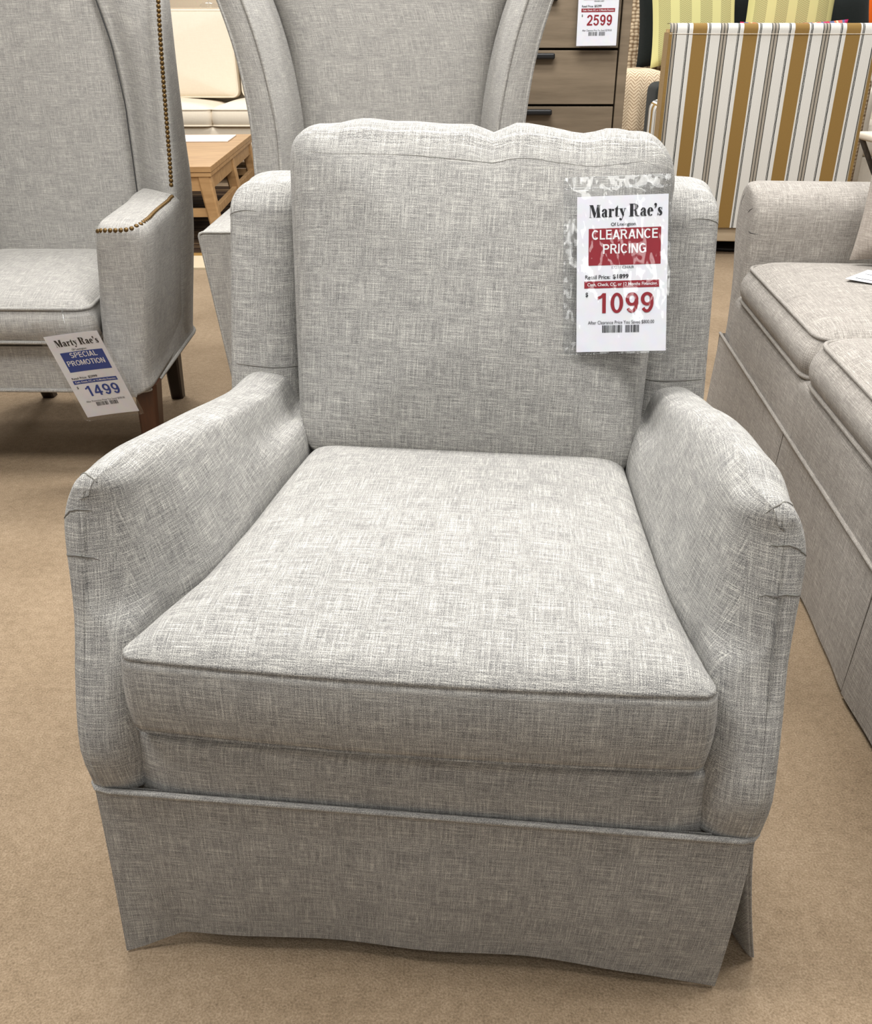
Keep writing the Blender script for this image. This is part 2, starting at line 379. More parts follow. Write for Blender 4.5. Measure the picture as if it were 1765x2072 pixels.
def cushion(name, mat, parent, out, thick, crown_t, crown_b, bulge, xf, seam=True, piping=0.0, deform=None, pipe_mat=None, expo=3.0, groove=0.003):
    """box cushion: crowned panels, bulging boxing, stitched or piped seams. out: closed CCW outline (local x,y), z is thickness"""
    out = np.asarray(out, float); n = len(out); c = out.mean(0)
    tan = np.roll(out, -1, 0) - np.roll(out, 1, 0); tan /= np.linalg.norm(tan, axis=1)[:, None]
    nor = np.stack([tan[:, 1], -tan[:, 0]], 1)
    arc = np.r_[0, np.linalg.norm(np.diff(np.vstack([out, out[:1]]), axis=0), axis=1).cumsum()]
    h = thick / 2; rings = []; kinds = []
    def ring(s, off, z, kind):
        p = c + (out - c) * s + nor * off
        rings.append(np.column_stack([p, np.full(n, z)])); kinds.append(kind)
    S = [0.02, 0.15, 0.3, 0.45, 0.58, 0.7, 0.8, 0.87, 0.92, 0.955, 0.98, 0.993]
    soft = min(0.010, thick * 0.09)
    def edge(s): return soft * max(0, (s - 0.90) / 0.10) ** 2
    for s in S: ring(s, 0, h + crown_t * (1 - s ** expo) - edge(s), 't')
    g = groove if seam else 0.0
    h0 = h; h = h - soft * 1.05; ring(1, 0.0005, h - 0.0005, 't')
    if seam:
        ring(1, -g, h - 0.002 - g * 0.3, 's'); ring(1, 0.0015, h - 0.004 - g, 's')
    z1 = h - 0.006 - g
    for t in np.linspace(0.06, 0.94, 11): ring(1, bulge * math.sin(PI * t) ** 0.7 + 0.001, z1 + (-2 * z1) * t, 's')
    if seam:
        ring(1, 0.0015, -(h - 0.004 - g), 's'); ring(1, -g, -(h - 0.002 - g * 0.3), 's')
    ring(1, 0.0005, -(h - 0.0005), 'b'); hb = h; h = h0
    for s in S[::-1]: ring(s, 0, -h - crown_b * (1 - s ** expo) + edge(s), 'b')
    R = np.array(rings); raw = R.copy()
    if deform is not None: R = deform(R)
    mb = MB()
    flatP = R.reshape(-1, 3)
    mb.v = [tuple(xf(p)) for p in flatP]
    zs = np.r_[0, np.linalg.norm(np.diff(raw.mean(1) * 0 + raw[:, 0], axis=0), axis=1).cumsum()]
    for i in range(len(R) - 1):
        side_face = kinds[i] == 's' or kinds[i + 1] == 's'
        for j in range(n):
            q = [(i, j), (i + 1, j), (i + 1, j + 1), (i, j + 1)]
            mb.f.append([a * n + (b % n) for a, b in q])
            if side_face: mb.uv.append([(arc[b], zs[a]) for a, b in q])
            else: mb.uv.append([(raw[a, b % n, 0] + (5 if kinds[i] == 'b' else 0), raw[a, b % n, 1]) for a, b in q])
    mb.f.append([j for j in range(n)]); mb.uv.append([(raw[0, j, 0], raw[0, j, 1]) for j in range(n)])
    mb.f.append([(len(R) - 1) * n + j for j in range(n)][::-1]); mb.uv.append([(raw[-1, j, 0] + 5, raw[-1, j, 1]) for j in range(n)][::-1])
    o = mb.build(name, mat, parent)
    if piping:
        for zz in (hb, -hb):
            loop = np.column_stack([out + nor * piping * 0.5, np.full(n, zz)])
            if deform is not None: loop = deform(loop[None])[0]
            pb = MB(); pb.tube([xf(p) for p in loop], piping, 7, True); pb.build('piping', pipe_mat or mat, o)
    return o

def rounded_box(name, mat, parent, lo, hi, r, M=None, bulge=0.0):
    """upholstered block: rounded box with slightly puffed faces"""
    lo = np.array(lo, float); hi = np.array(hi, float); d = hi - lo; c = (lo + hi) / 2
    bm = bmesh.new(); bmesh.ops.create_cube(bm, size=1)
    for v in bm.verts: v.co = Vector((v.co.x * d[0], v.co.y * d[1], v.co.z * d[2]))
    bmesh.ops.bevel(bm, geom=bm.edges[:], offset=r, segments=5, profile=0.5, affect='EDGES')
    if bulge:
        bmesh.ops.subdivide_edges(bm, edges=[e for e in bm.edges if e.calc_length() > 0.05], cuts=5, use_grid_fill=True)
        for v in bm.verts:
            q = [v.co[i] / (d[i] / 2) for i in range(3)]
            for i in range(3):
                a, b = q[(i + 1) % 3], q[(i + 2) % 3]
                if abs(q[i]) > 0.8: v.co[i] += math.copysign(bulge * max(0, 1 - a * a) * max(0, 1 - b * b), q[i])
    mb = MB(); bm.normal_update(); bm.verts.index_update()
    for v in bm.verts:
        p = v.co + Vector(c); mb.v.append(tuple(M @ p if M is not None else p))
    for f in bm.faces:
        nn = f.normal; a = max(range(3), key=lambda i: abs(nn[i])); ax = [(1, 2), (0, 2), (0, 1)][a]
        mb.f.append([v.index for v in f.verts]); mb.uv.append([(v.co[ax[0]] + 2 * a, v.co[ax[1]]) for v in f.verts])
    bm.free()
    return mb.build(name, mat, parent)

def snap_tube(name, host, pts, r, mat, parent, lift=0.0):
    """thin fold or cord laid on the surface of host (host in parent space)"""
    me = host.data; bvh = BVHTree.FromPolygons([v.co for v in me.vertices], [tuple(p.vertices) for p in me.polygons])
    P = cr(pts, 6); Q = []
    for p in P:
        loc, nrm, _, _ = bvh.find_nearest(Vector(p)); Q.append(np.array(loc) + np.array(nrm) * lift)
    k = len(Q); rr = np.array([r * (0.25 + 0.75 * math.sin(PI * (i + 0.5) / k)) for i in range(k)])
    mb = MB(); mb.tube(Q, rr, 6); return mb.build(name, mat, parent)

# ------------------------------------------------------------------ setting
def plane(name, x0, x1, y0, y1, z, mat):
    mb = MB(); mb.poly([(x0, y0, z), (x1, y0, z), (x1, y1, z), (x0, y1, z)])
    return tag(mb.build(name, mat, None, False), kind='structure')
floor = plane('floor', -8, 8, -4, 12, 0.0, M_CARPET); floor['label'] = 'tan cut pile carpet floor'
mb = MB(); mb.box((0, 11.05, 1.6), (16, 0.1, 3.2)); tag(mb.build('wall_back', M_WALL, None, False), 'beige painted back wall', None, None, 'structure')

# ------------------------------------------------------------------ main armchair
chair = empty('armchair', (-0.026, 0.759, 0), -0.104,
              'light grey linen skirted armchair in the foreground with loose back cushion', 'armchair')
T_top = sinterp([0.0, 0.09, 0.15, 0.22, 0.39, 0.55, 0.64, 0.80, 0.95], [0.648, 0.652, 0.652, 0.640, 0.607, 0.574, 0.562, 0.556, 0.554])
Y_front = sinterp([0.28, 0.33, 0.37, 0.44, 0.50, 0.58, 0.64], [0.007, -0.006, -0.006, 0.016, 0.042, 0.066, 0.082])
XI_L = sinterp([0.0, 0.057, 0.11, 0.16, 0.27, 0.39, 0.56, 0.9], [0.317, 0.304, 0.286, 0.271, 0.255, 0.247, 0.238, 0.232])
XI_R = sinterp([0.0, 0.057, 0.11, 0.20, 0.35, 0.54, 0.9], [0.314, 0.304, 0.293, 0.280, 0.270, 0.263, 0.258])

def arm(side):
    XI = XI_L if side < 0 else XI_R
    xo = 0.393 if side < 0 else 0.397
    def loop(ys, k, slant, d):
        """ys: station depth; k: inset factor 0..1; slant: 1 follows the raked front"""
        T = T_top(ys if slant < 0.5 else 0.09) + (0.010 if side < 0 else (0.014 if slant > .5 else 0.024 + 0.012 * math.exp(-((ys - .36) / .14) ** 2) if ys < .65 else 0.008)); xi = XI(max(ys, 0.0))
        ti = min(max(xi + 0.052, 0.300), xo - 0.066)
        pts = [(0.381, 0.284), (xo - 0.010, 0.315), (xo - 0.009, 0.40), (xo - 0.007, 0.50), (xo - 0.001, T - 0.075), (xo - 0.004, T - 0.042), (xo - 0.014, T - 0.018), (xo - 0.032, T - 0.004),
               (xo - 0.052, T), (ti + 0.006, T - 0.006), (ti - 0.006, T - 0.022), (ti * 0.7 + xi * 0.3 - 0.003, T - 0.055), (xi + (ti - xi) * 0.22, 0.522), (xi + 0.002, 0.488), (xi + 0.004, 0.43), (xi + 0.006, 0.36), (xi + 0.006, 0.31), (xi + 0.008, 0.284)]
        res = []
        def ins(r, d): return 0.0 if d >= r else r - math.sqrt(max(0, r * r - (r - d) ** 2))
        for i, (x, z) in enumerate(pts):
            if slant > 0.5:
                ri = 0.030 if z < 0.5 else 0.058
                io, ii, it = ins(0.012, d), ins(ri, d), ins(0.030, d)
                if i <= 6: x = x - io
                elif i >= 11: x = min(x + ii, 0.365)
                else:
                    f = (i - 6) / 5.0; x = x - io * (1 - f) + ii * f
                z = min(z, T - it * 0.8) if z > 0.52 else z
                if k < 1: x = 0.369 + (x - 0.369) * k; z = 0.45 + (z - 0.45) * (0.97 + 0.03 * k)
            y = (Y_front(min(z, 0.637)) * slant) + ys
            res.append((side * x, y, z))
        return res
    st = [loop(-0.0012, 0.03, 1, 0), loop(-0.0010, 0.5, 1, 0)] + [loop(q, 1, 1, q) for q in (0.0, 0.0008, 0.002, 0.004, 0.007, 0.011, 0.017, 0.025, 0.034, 0.045, 0.058)]
    nose = len(st); depth = [-0.0012, -0.0010, 0.0, 0.0008, 0.002, 0.004, 0.007, 0.011, 0.017, 0.025, 0.034, 0.045, 0.058]
    st += [loop(y, 1.0, 0, 1) for y in (0.18, 0.24, 0.32, 0.40, 0.50, 0.60, 0.70, 0.80, 0.92)]
    A = np.array(st)
    A = np.stack([cr(row, 4, True) for row in A])
    for i in range(nose):
        for p in A[i]: p[1] = Y_front(min(p[2], 0.637)) + depth[i]
    A = np.concatenate([A[:nose - 1], cr(A[nose - 1:], 6)])
    mb = MB(); mb.grid(A, close_v=True)
    mb.poly(A[0][::-1]); mb.poly(A[-1])
    return mb.boxuv().build('arm', M_LINEN, chair)
arm_l, arm_r = arm(-1), arm(1)

def wing(side):
    xo = 0.402 if side < 0 else 0.397; yf = sinterp([0.48, 0.56, 0.69, 0.78, 0.825, 0.86], [0.655, 0.682, 0.722, 0.752, 0.768, 0.80])
    def loop(z, k, dy=0.0):
        f = yf(z) + dy; b = 0.95; xi = 0.268
        pts = [(xi, b), (xi, 0.5 * (f + b)), (xi + 0.001, f + 0.07), (xi + 0.010, f + 0.03), (xi + 0.032, f + 0.006), (0.335, f), (xo - 0.018, f + 0.004), (xo - 0.003, f + 0.018), (xo, f + 0.07), (xo, 0.5 * (f + b)), (xo, b)]
        xm = (xo + xi) / 2; ym = (f + b) / 2
        return [(side * (xm + (x - xm) * k[0]), ym + (y - ym) * k[1], z) for x, y in pts]
    st = [loop(z, (1, 1)) for z in (0.47, 0.55, 0.62, 0.69, 0.75, 0.795, 0.822)]
    st += [loop(0.838, (0.94, 0.985)), loop(0.850, (0.80, 0.95)), loop(0.857, (0.55, 0.88)), loop(0.859, (0.1, 0.7))]
    A = np.stack([cr(r, 4, True) for r in st]); A = cr(A, 5)
    mb = MB(); mb.grid(A, close_v=True); mb.poly(A[-1]); mb.poly(A[0][::-1])
    return mb.boxuv().build('wing', M_LINEN, chair)
wing_l, wing_r = wing(-1), wing(1)
for s, w, a in ((-1, wing_l, arm_l), (1, wing_r, arm_r)):
    # grey cords as pleat shade where cloth is gathered over the rolled ends
    for pts in ([(s * .400, .092, .602), (s * .392, .066, .620), (s * .372, .066, .626), (s * .352, .068, .622)],
                [(s * .400, .078, .566), (s * .390, .054, .574), (s * .365, .052, .576), (s * .345, .052, .570)],
                [(s * .392, .135, .645), (s * .380, .105, .655), (s * .362, .095, .655), (s * .35, .09, .65)]):
        snap_tube('pleat', a, pts, 0.0011, M_CREASE, chair, 0.0)
    snap_tube('pleat', w, [(s * .40, .79, .800), (s * .392, .765, .815), (s * .37, .758, .822), (s * .35, .757, .821)], 0.0009, M_CREASE, chair, 0.0)
    snap_tube('seam', w, [(s * .40, .72, .574), (s * .36, .68, .582), (s * .31, .68, .580), (s * .265, .72, .574)], 0.0012, M_CREASE, chair, 0.0)

rounded_box('backrest', M_LINEN, chair, (-0.275, 0.80, 0.30), (0.275, 0.955, 0.86), 0.03)
rounded_box('seat_base', M_LINEN, chair, (-0.30, 0.05, 0.12), (0.30, 0.90, 0.372), 0.02)
# front rail, puffy with rounded upper corners
def rail():
    x0, x1, z0, z1 = -0.336, 0.340, 0.272, 0.384
    rows = []
    for t in np.linspace(0, 1, 16):
        z = z0 + (z1 - z0) * t
        bul = 0.012 * math.sin(PI * min(1, 0.15 + t * 0.8)) ** 0.6; dx = 0.010 * max(0, (t - 0.72) / 0.28) ** 2
        row = []
        for k, s in enumerate(np.linspace(-1, 1, 50)):
            e = 1 - abs(s) ** 14
            x = (x0 + x1) / 2 + (x1 - x0) / 2 * s; x -= math.copysign(dx, s) * abs(s) ** 6
            row.append((x, 0.028 - bul * e - 0.012 * e + (0.05 * ((t - 0.86) / 0.14) ** 2 if t > 0.86 else 0), z))
        rows.append(row)
    mb = MB(); mb.grid(rows)
    back = [[(p[0], 0.12, p[2]) for p in r] for r in rows]
    mb.grid([rows[-1], back[-1]]); mb.grid([rows[0], back[0]])
    mb.grid([[r[0] for r in rows], [b[0] for b in back]]); mb.grid([[r[-1] for r in rows], [b[-1] for b in back]])
    mb.build('front_rail', M_LINEN, chair)
rail()

# seat cushion
sc = []
for y in np.linspace(0.0, 0.60, 28): sc.append((XI_R(y) - 0.002, y))
right = sc
left = [(-XI_L(y) + 0.002, y) for y in np.linspace(0.60, 0.0, 28)]
front_l, front_r = np.array([-0.315, 0.0]), np.array([0.312, 0.0])
seat_out = []
fr = 0.016
for t in np.linspace(0, 1, 60):
    x = front_l[0] + fr + (front_r[0] - front_l[0] - 2 * fr) * t
    seat_out.append((x, -0.010 * math.sin(PI * t) ** 0.8))
for a in np.linspace(0, PI / 2, 8)[1:]: seat_out.append((front_r[0] - fr + fr * math.sin(a), fr - fr * math.cos(a)))
seat_out += [p for p in right if p[1] > 0.03 and p[1] < 0.57]
for a in np.linspace(0, PI / 2, 8): seat_out.append((XI_R(0.6) - 0.032 + 0.03 * math.cos(a), 0.57 + 0.03 * math.sin(a)))
for t in np.linspace(0, 1, 30)[1:-1]: seat_out.append((0.22 - 0.42 * t, 0.60))
for a in np.linspace(PI / 2, PI, 8): seat_out.append((-XI_L(0.6) + 0.032 + 0.03 * math.cos(a), 0.57 + 0.03 * math.sin(a)))
seat_out += [p for p in left if p[1] > 0.03 and p[1] < 0.57]
for a in np.linspace(0, PI / 2, 8)[:-1]: seat_out.append((front_l[0] + fr - fr * math.cos(a), fr - fr * math.sin(a)))
def seat_def(R):
    R = R.copy(); y = R[..., 1]; z = R[..., 2]
    # edges sink a little towards the middle of the sides, crown rides slightly forward
    top = z > 0
    R[..., 2] += np.where(top, 0.010 * np.exp(-((y - 0.22) / 0.2) ** 2), 0)
    R[..., 2] += np.where(top, -0.012 * np.clip((y - 0.42) / 0.18, 0, 1) ** 2, 0)
    return R
cushion('seat_cushion', M_LINEN, chair, seat_out, 0.118, 0.028, 0.004, 0.004, lambda p: (p[0], p[1] - 0.004, p[2] + 0.437), deform=seat_def, expo=3.0, groove=0.0016)

# back cushion, leaning, gathered along its top boxing
LEAN = 0.345
def back_xf(p):
    # p: x right, y up the cushion, z towards the sitter
    c, s = math.cos(LEAN), math.sin(LEAN)
    x, u, w = p
    y0, z0 = 0.615, 0.452
    yaw = -0.03
    yy = y0 + u * s - w * c; zz = z0 + u * c + w * s
    return (x + 0.016 + u * 0.02, yy - x * 0.03, zz - x * 0.022)
b_out = outline([(-0.262, 0.0), (0.252, 0.0), (0.256, 0.20), (0.277, 0.492), (-0.300, 0.492)], [0.035, 0.035, 0.09, 0.045, 0.035], 10, 28)
def back_def(R):
    R = R.copy(); x = R[..., 0]; u = R[..., 1]; w = R[..., 2]
    topw = np.clip((u - 0.40) / 0.09, 0, 1)
    side = np.exp(-(w / 0.07) ** 4)
    for xc, dep, wd in ((0.010, 0.016, 0.022), (-0.150, 0.005, 0.03), (0.150, 0.007, 0.03), (0.215, 0.006, 0.022), (-0.235, 0.003, 0.02)):
        R[..., 1] -= topw * (0.35 + 0.65 * side) * dep * np.exp(-((x - xc) / wd) ** 2)
    R[..., 1] += topw * 0.020 * np.sqrt(np.clip(1 - (w / 0.066) ** 2, 0, 1)) * (u > 0.470) * np.clip(1.06 - (np.abs(x + .01) / 0.30) ** 6, 0.3, 1)
    R[..., 1] += topw * side * 0.004 * np.sin(x * 34 + 0.7)
    # softly sagging belly and slightly wavy upper seam
    R[..., 2] += np.where(w > 0, 0.010 * np.exp(-((u - 0.17) / 0.14) ** 2) * np.exp(-(x / 0.2) ** 2), 0)
    R[..., 2] += np.where(w > 0, 0.003 * np.sin(x * 40 + u * 9) * topw, 0)
    return R
bcush = cushion('back_cushion', M_LINEN, chair, b_out, 0.135, 0.034, 0.012, 0.016, back_xf, deform=back_def, expo=2.6, groove=0.0035)

snap_tube('seam', bcush, [back_xf((x, 0.466 + 0.004 * math.sin(x * 33) - 0.004 * math.exp(-((x - 0.01) / 0.03) ** 2), 0.1)) for x in np.linspace(-0.285, 0.262, 16)], 0.0006, flat('soft_crease_shade', rgb(140, 138, 132), 0.9, 0.1), chair)  # thin grey cord painting the crease shade below the top edge
# skirt
def skirt_front():
    n = 90; rows = []
    zh = sinterp([-0.385, -0.36, -0.325, -0.28, 0.0, 0.15, 0.26, 0.33, 0.382], [0.003, 0.008, 0.020, 0.026, 0.028, 0.027, 0.020, 0.012, 0.006])
    for t in np.linspace(0, 1, 24):
        row = []
        for s in np.linspace(0, 1, n):
            xt = -0.379 + 0.759 * s; xb = -0.385 + 0.764 * s
            x = xt + (xb - xt) * t; z = 0.291 + (zh(xb) - 0.291) * t
            corner = max(0, (abs(xb) - 0.30) / 0.085)
            y = 0.004 + t * t * float(np.interp(xb, [-.385, -.31, -.2, .3, .384], [-0.002, 0.016, 0.020, 0.024, 0.020])) - 0.004 * corner * t ** 2 * (xb < 0) + 0.0025 * t * math.sin(s * 19 + 1)
            row.append((x, y, z))
        rows.append(row)
    mb = MB(); mb.grid(rows)
    mb.grid([[(p[0], p[1] + 0.004, p[2]) for p in r] for r in rows], flip=True)
    for a, b in ((rows[-1], None),):
        mb.grid([a, [(p[0], p[1] + 0.004, p[2]) for p in a]])
    e = [r[0] for r in rows]; mb.grid([e, [(p[0], p[1] + 0.004, p[2]) for p in e]])
    e = [r[-1] for r in rows]; mb.grid([e, [(p[0], p[1] + 0.004, p[2]) for p in e]])
    mb.build('front_skirt', M_LINEN, chair)
skirt_front()
def skirt_side(s, flare):
    top = [(0.350, 0.040), (0.374, 0.018), (0.3815, 0.014), (0.384, 0.03), (0.385, 0.10), (0.385, 0.45), (0.385, 0.93)]
    bot = [(0.350, 0.175), (0.395, 0.135), (0.385 + flare * 0.88, 0.078), (0.385 + flare, 0.086), (0.385 + flare * 0.7, 0.16), (0.392, 0.45), (0.39, 0.94)]
    zb = [0.030, 0.022, 0.008, 0.007, 0.016, 0.024, 0.022]
    top = cr(top, 8); b2 = cr(np.column_stack([bot, zb]), 8)
    rows = []
    for t in np.linspace(0, 1, 20):
        e = t ** 1.25
        rows.append([(s * (p[0] + (q[0] - p[0]) * e), p[1] + (q[1] - p[1]) * e, 0.288 + (q[2] - 0.288) * t) for p, q in zip(top, b2)])
    mb = MB(); mb.grid(rows)
    A = np.array(rows); off = A.copy(); off[..., 0] -= s * 0.0035; off[..., 1] += 0.001
    mb.grid(off, flip=True); mb.grid([A[-1], off[-1]]); mb.grid([A[:, 0], off[:, 0]])
    mb.build('side_skirt', M_LINEN, chair)
skirt_side(1, 0.052); skirt_side(-1, 0.006)
for s_ in (-1, 1):
    mb = MB(); mb.grid([[(s_ * (0.30 + 0.085 * u), 0.045 + 0.02 * u + 0.12 * t, 0.285 - 0.24 * t) for u in np.linspace(0, 1, 8)] for t in np.linspace(0, 1, 10)]); mb.build('kick_pleat', M_LINEN, chair)
mb = MB(); mb.grid([[(x, 0.945, 0.29) for x in np.linspace(-.385, .385, 20)], [(x, 0.95, 0.02) for x in np.linspace(-.39, .39, 20)]]); mb.build('back_skirt', M_LINEN, chair)
wl_ = [(-0.385, y, .2905) for y in np.linspace(0.6, 0.03, 12)] + [(-0.383, 0.012, .2905), (-0.376, 0.003, .2905)] + [(x, -0.0005, .2905) for x in np.linspace(-0.36, 0.365, 30)] + [(0.376, 0.003, .2905), (0.383, 0.012, .2905)] + [(0.385, y, .2905) for y in np.linspace(0.03, 0.6, 12)]
mb = MB(); mb.tube(wl_, 0.0038, 8)
mb.build('welt', M_LINEN, chair)

# ------------------------------------------------------------------ price tags
def text_mesh(body, bold=0.02):
    cu = bpy.data.curves.new('lettering', 'FONT'); cu.body = body; cu.size = 1.0; cu.offset = bold; cu.resolution_u = 4
    o = bpy.data.objects.new('lettering', cu); COL.objects.link(o)
    bpy.context.view_layer.update()
    me = bpy.data.meshes.new_from_object(o.evaluated_get(bpy.context.evaluated_depsgraph_get()))
    bpy.data.objects.remove(o); bpy.data.curves.remove(cu)
    return me
def fit_mesh(me, x0, x1, y0, y1, z):
    co = np.array([v.co for v in me.vertices]); lo = co.min(0); hi = co.max(0)
    for v in me.vertices:
        v.co = Vector((x0 + (v.co.x - lo[0]) / (hi[0] - lo[0]) * (x1 - x0), y0 + (v.co.y - lo[1]) / (hi[1] - lo[1]) * (y1 - y0), z + v.co.z))
    return me

def grotesque(body, t=0.17):
    """heavy sans capitals and figures drawn from bars and arcs, cap height 1"""
    mb = MB(); x = 0.0
    def P(pts): mb.poly([(p[0] + x, p[1], len(mb.f) * 1.2e-6) for p in pts])
    def B(x0, x1, y0, y1): P([(x0, y0), (x1, y0), (x1, y1), (x0, y1)])
    def ring(cx, cy, rx, ry, a0, a1, tx=None, ty=None, n=26):
        tx = tx or t; ty = ty or t * 0.88; A = np.radians(np.linspace(a0, a1, n))
        for p, q in zip(A[:-1], A[1:]):
            P([(cx + rx * math.cos(p), cy + ry * math.sin(p)), (cx + rx * math.cos(q), cy + ry * math.sin(q)), (cx + (rx - tx) * math.cos(q), cy + (ry - ty) * math.sin(q)), (cx + (rx - tx) * math.cos(p), cy + (ry - ty) * math.sin(p))])
    th = t * 0.88
    for ch in body:
        if ch == 'C': ring(.40, .5, .40, .51, 42, 318); w = .76
        elif ch == 'G': ring(.40, .5, .40, .51, 42, 325); B(.42, .78, .38, .38 + th); B(.78 - t, .78, .10, .45); w = .80
        elif ch == 'L': B(0, t, 0, 1); B(0, .58, 0, th); w = .58
        elif ch == 'E': B(0, t, 0, 1); B(0, .62, 0, th); B(0, .58, .44, .44 + th); B(0, .61, 1 - th, 1); w = .62
        elif ch == 'A': P([(-.02, 0), (t, 0), (.46, 1), (.29, 1)]); P([(.76 - t, 0), (.78, 0), (.47, 1), (.30, 1)]); B(.18, .58, .22, .22 + th); w = .76
        elif ch == 'N': B(0, t, 0, 1); B(.72 - t, .72, 0, 1); P([(0, 1), (t, 1), (.72, 0), (.72 - t, 0)]); w = .72
        elif ch in 'RP':
            B(0, t, 0, 1); B(0, .40, 1 - th, 1); B(0, .40, .42, .42 + th); ring(.38, .71, .30, .29, -90, 90); w = .68
            if ch == 'R': P([(.30, .46), (.50, .46), (.76, 0), (.55, 0)]); w = .74
        elif ch == 'I': B(0, t, 0, 1); w = t
        elif ch == 'O': ring(.42, .5, .42, .51, 0, 360); w = .84
        elif ch == 'T': B(0, .68, 1 - th, 1); B(.34 - t / 2, .34 + t / 2, 0, 1); w = .68
        elif ch == 'M': B(0, t, 0, 1); B(.86 - t, .86, 0, 1); P([(0, 1), (t * 1.2, 1), (.49, .08), (.43, 0), (.37, .08)]); P([(.86, 1), (.86 - t * 1.2, 1), (.37, .08), (.43, 0), (.49, .08)]); w = .86
        elif ch == 'S': ring(.34, .735, .32, .275, 25, 270); ring(.34, .265 + th * .12, .34, .275, 90, -155); w = .68
        elif ch == '0': ring(.30, .5, .30, .51, 0, 360); w = .60
        elif ch == '1': B(.22, .22 + t, 0, 1); P([(0, .66), (0, .82), (.14, .88), (.24, 1), (.24 + t * .9, 1), (.22, .78)]); w = .50
        elif ch == '2': ring(.30, .70, .30, .31, 172, -38); P([(.54, .51), (.42, .60), (.0, .12), (0, 0), (.14, .0)]); B(0, .60, 0, th); w = .60
        elif ch == '4': B(.36, .36 + t, 0, 1); B(0, .64, .22, .22 + th); P([(0, .22), (0, .37), (.37, 1), (.42, .82), (.16, .37)]); w = .64
        elif ch == '5': B(.08, .56, 1 - th, 1); P([(.03, .48), (.17, .46), (.22, 1), (.08, 1)]); ring(.29, .335, .31, .345, 128, -160); w = .60
        elif ch == '9': ring(.30, .67, .30, .34, 0, 360); ring(.29, .5, .31, .51, 25, -140); w = .60
        else: w = .28
        x += w + .11
    return mb.mesh('lettering')

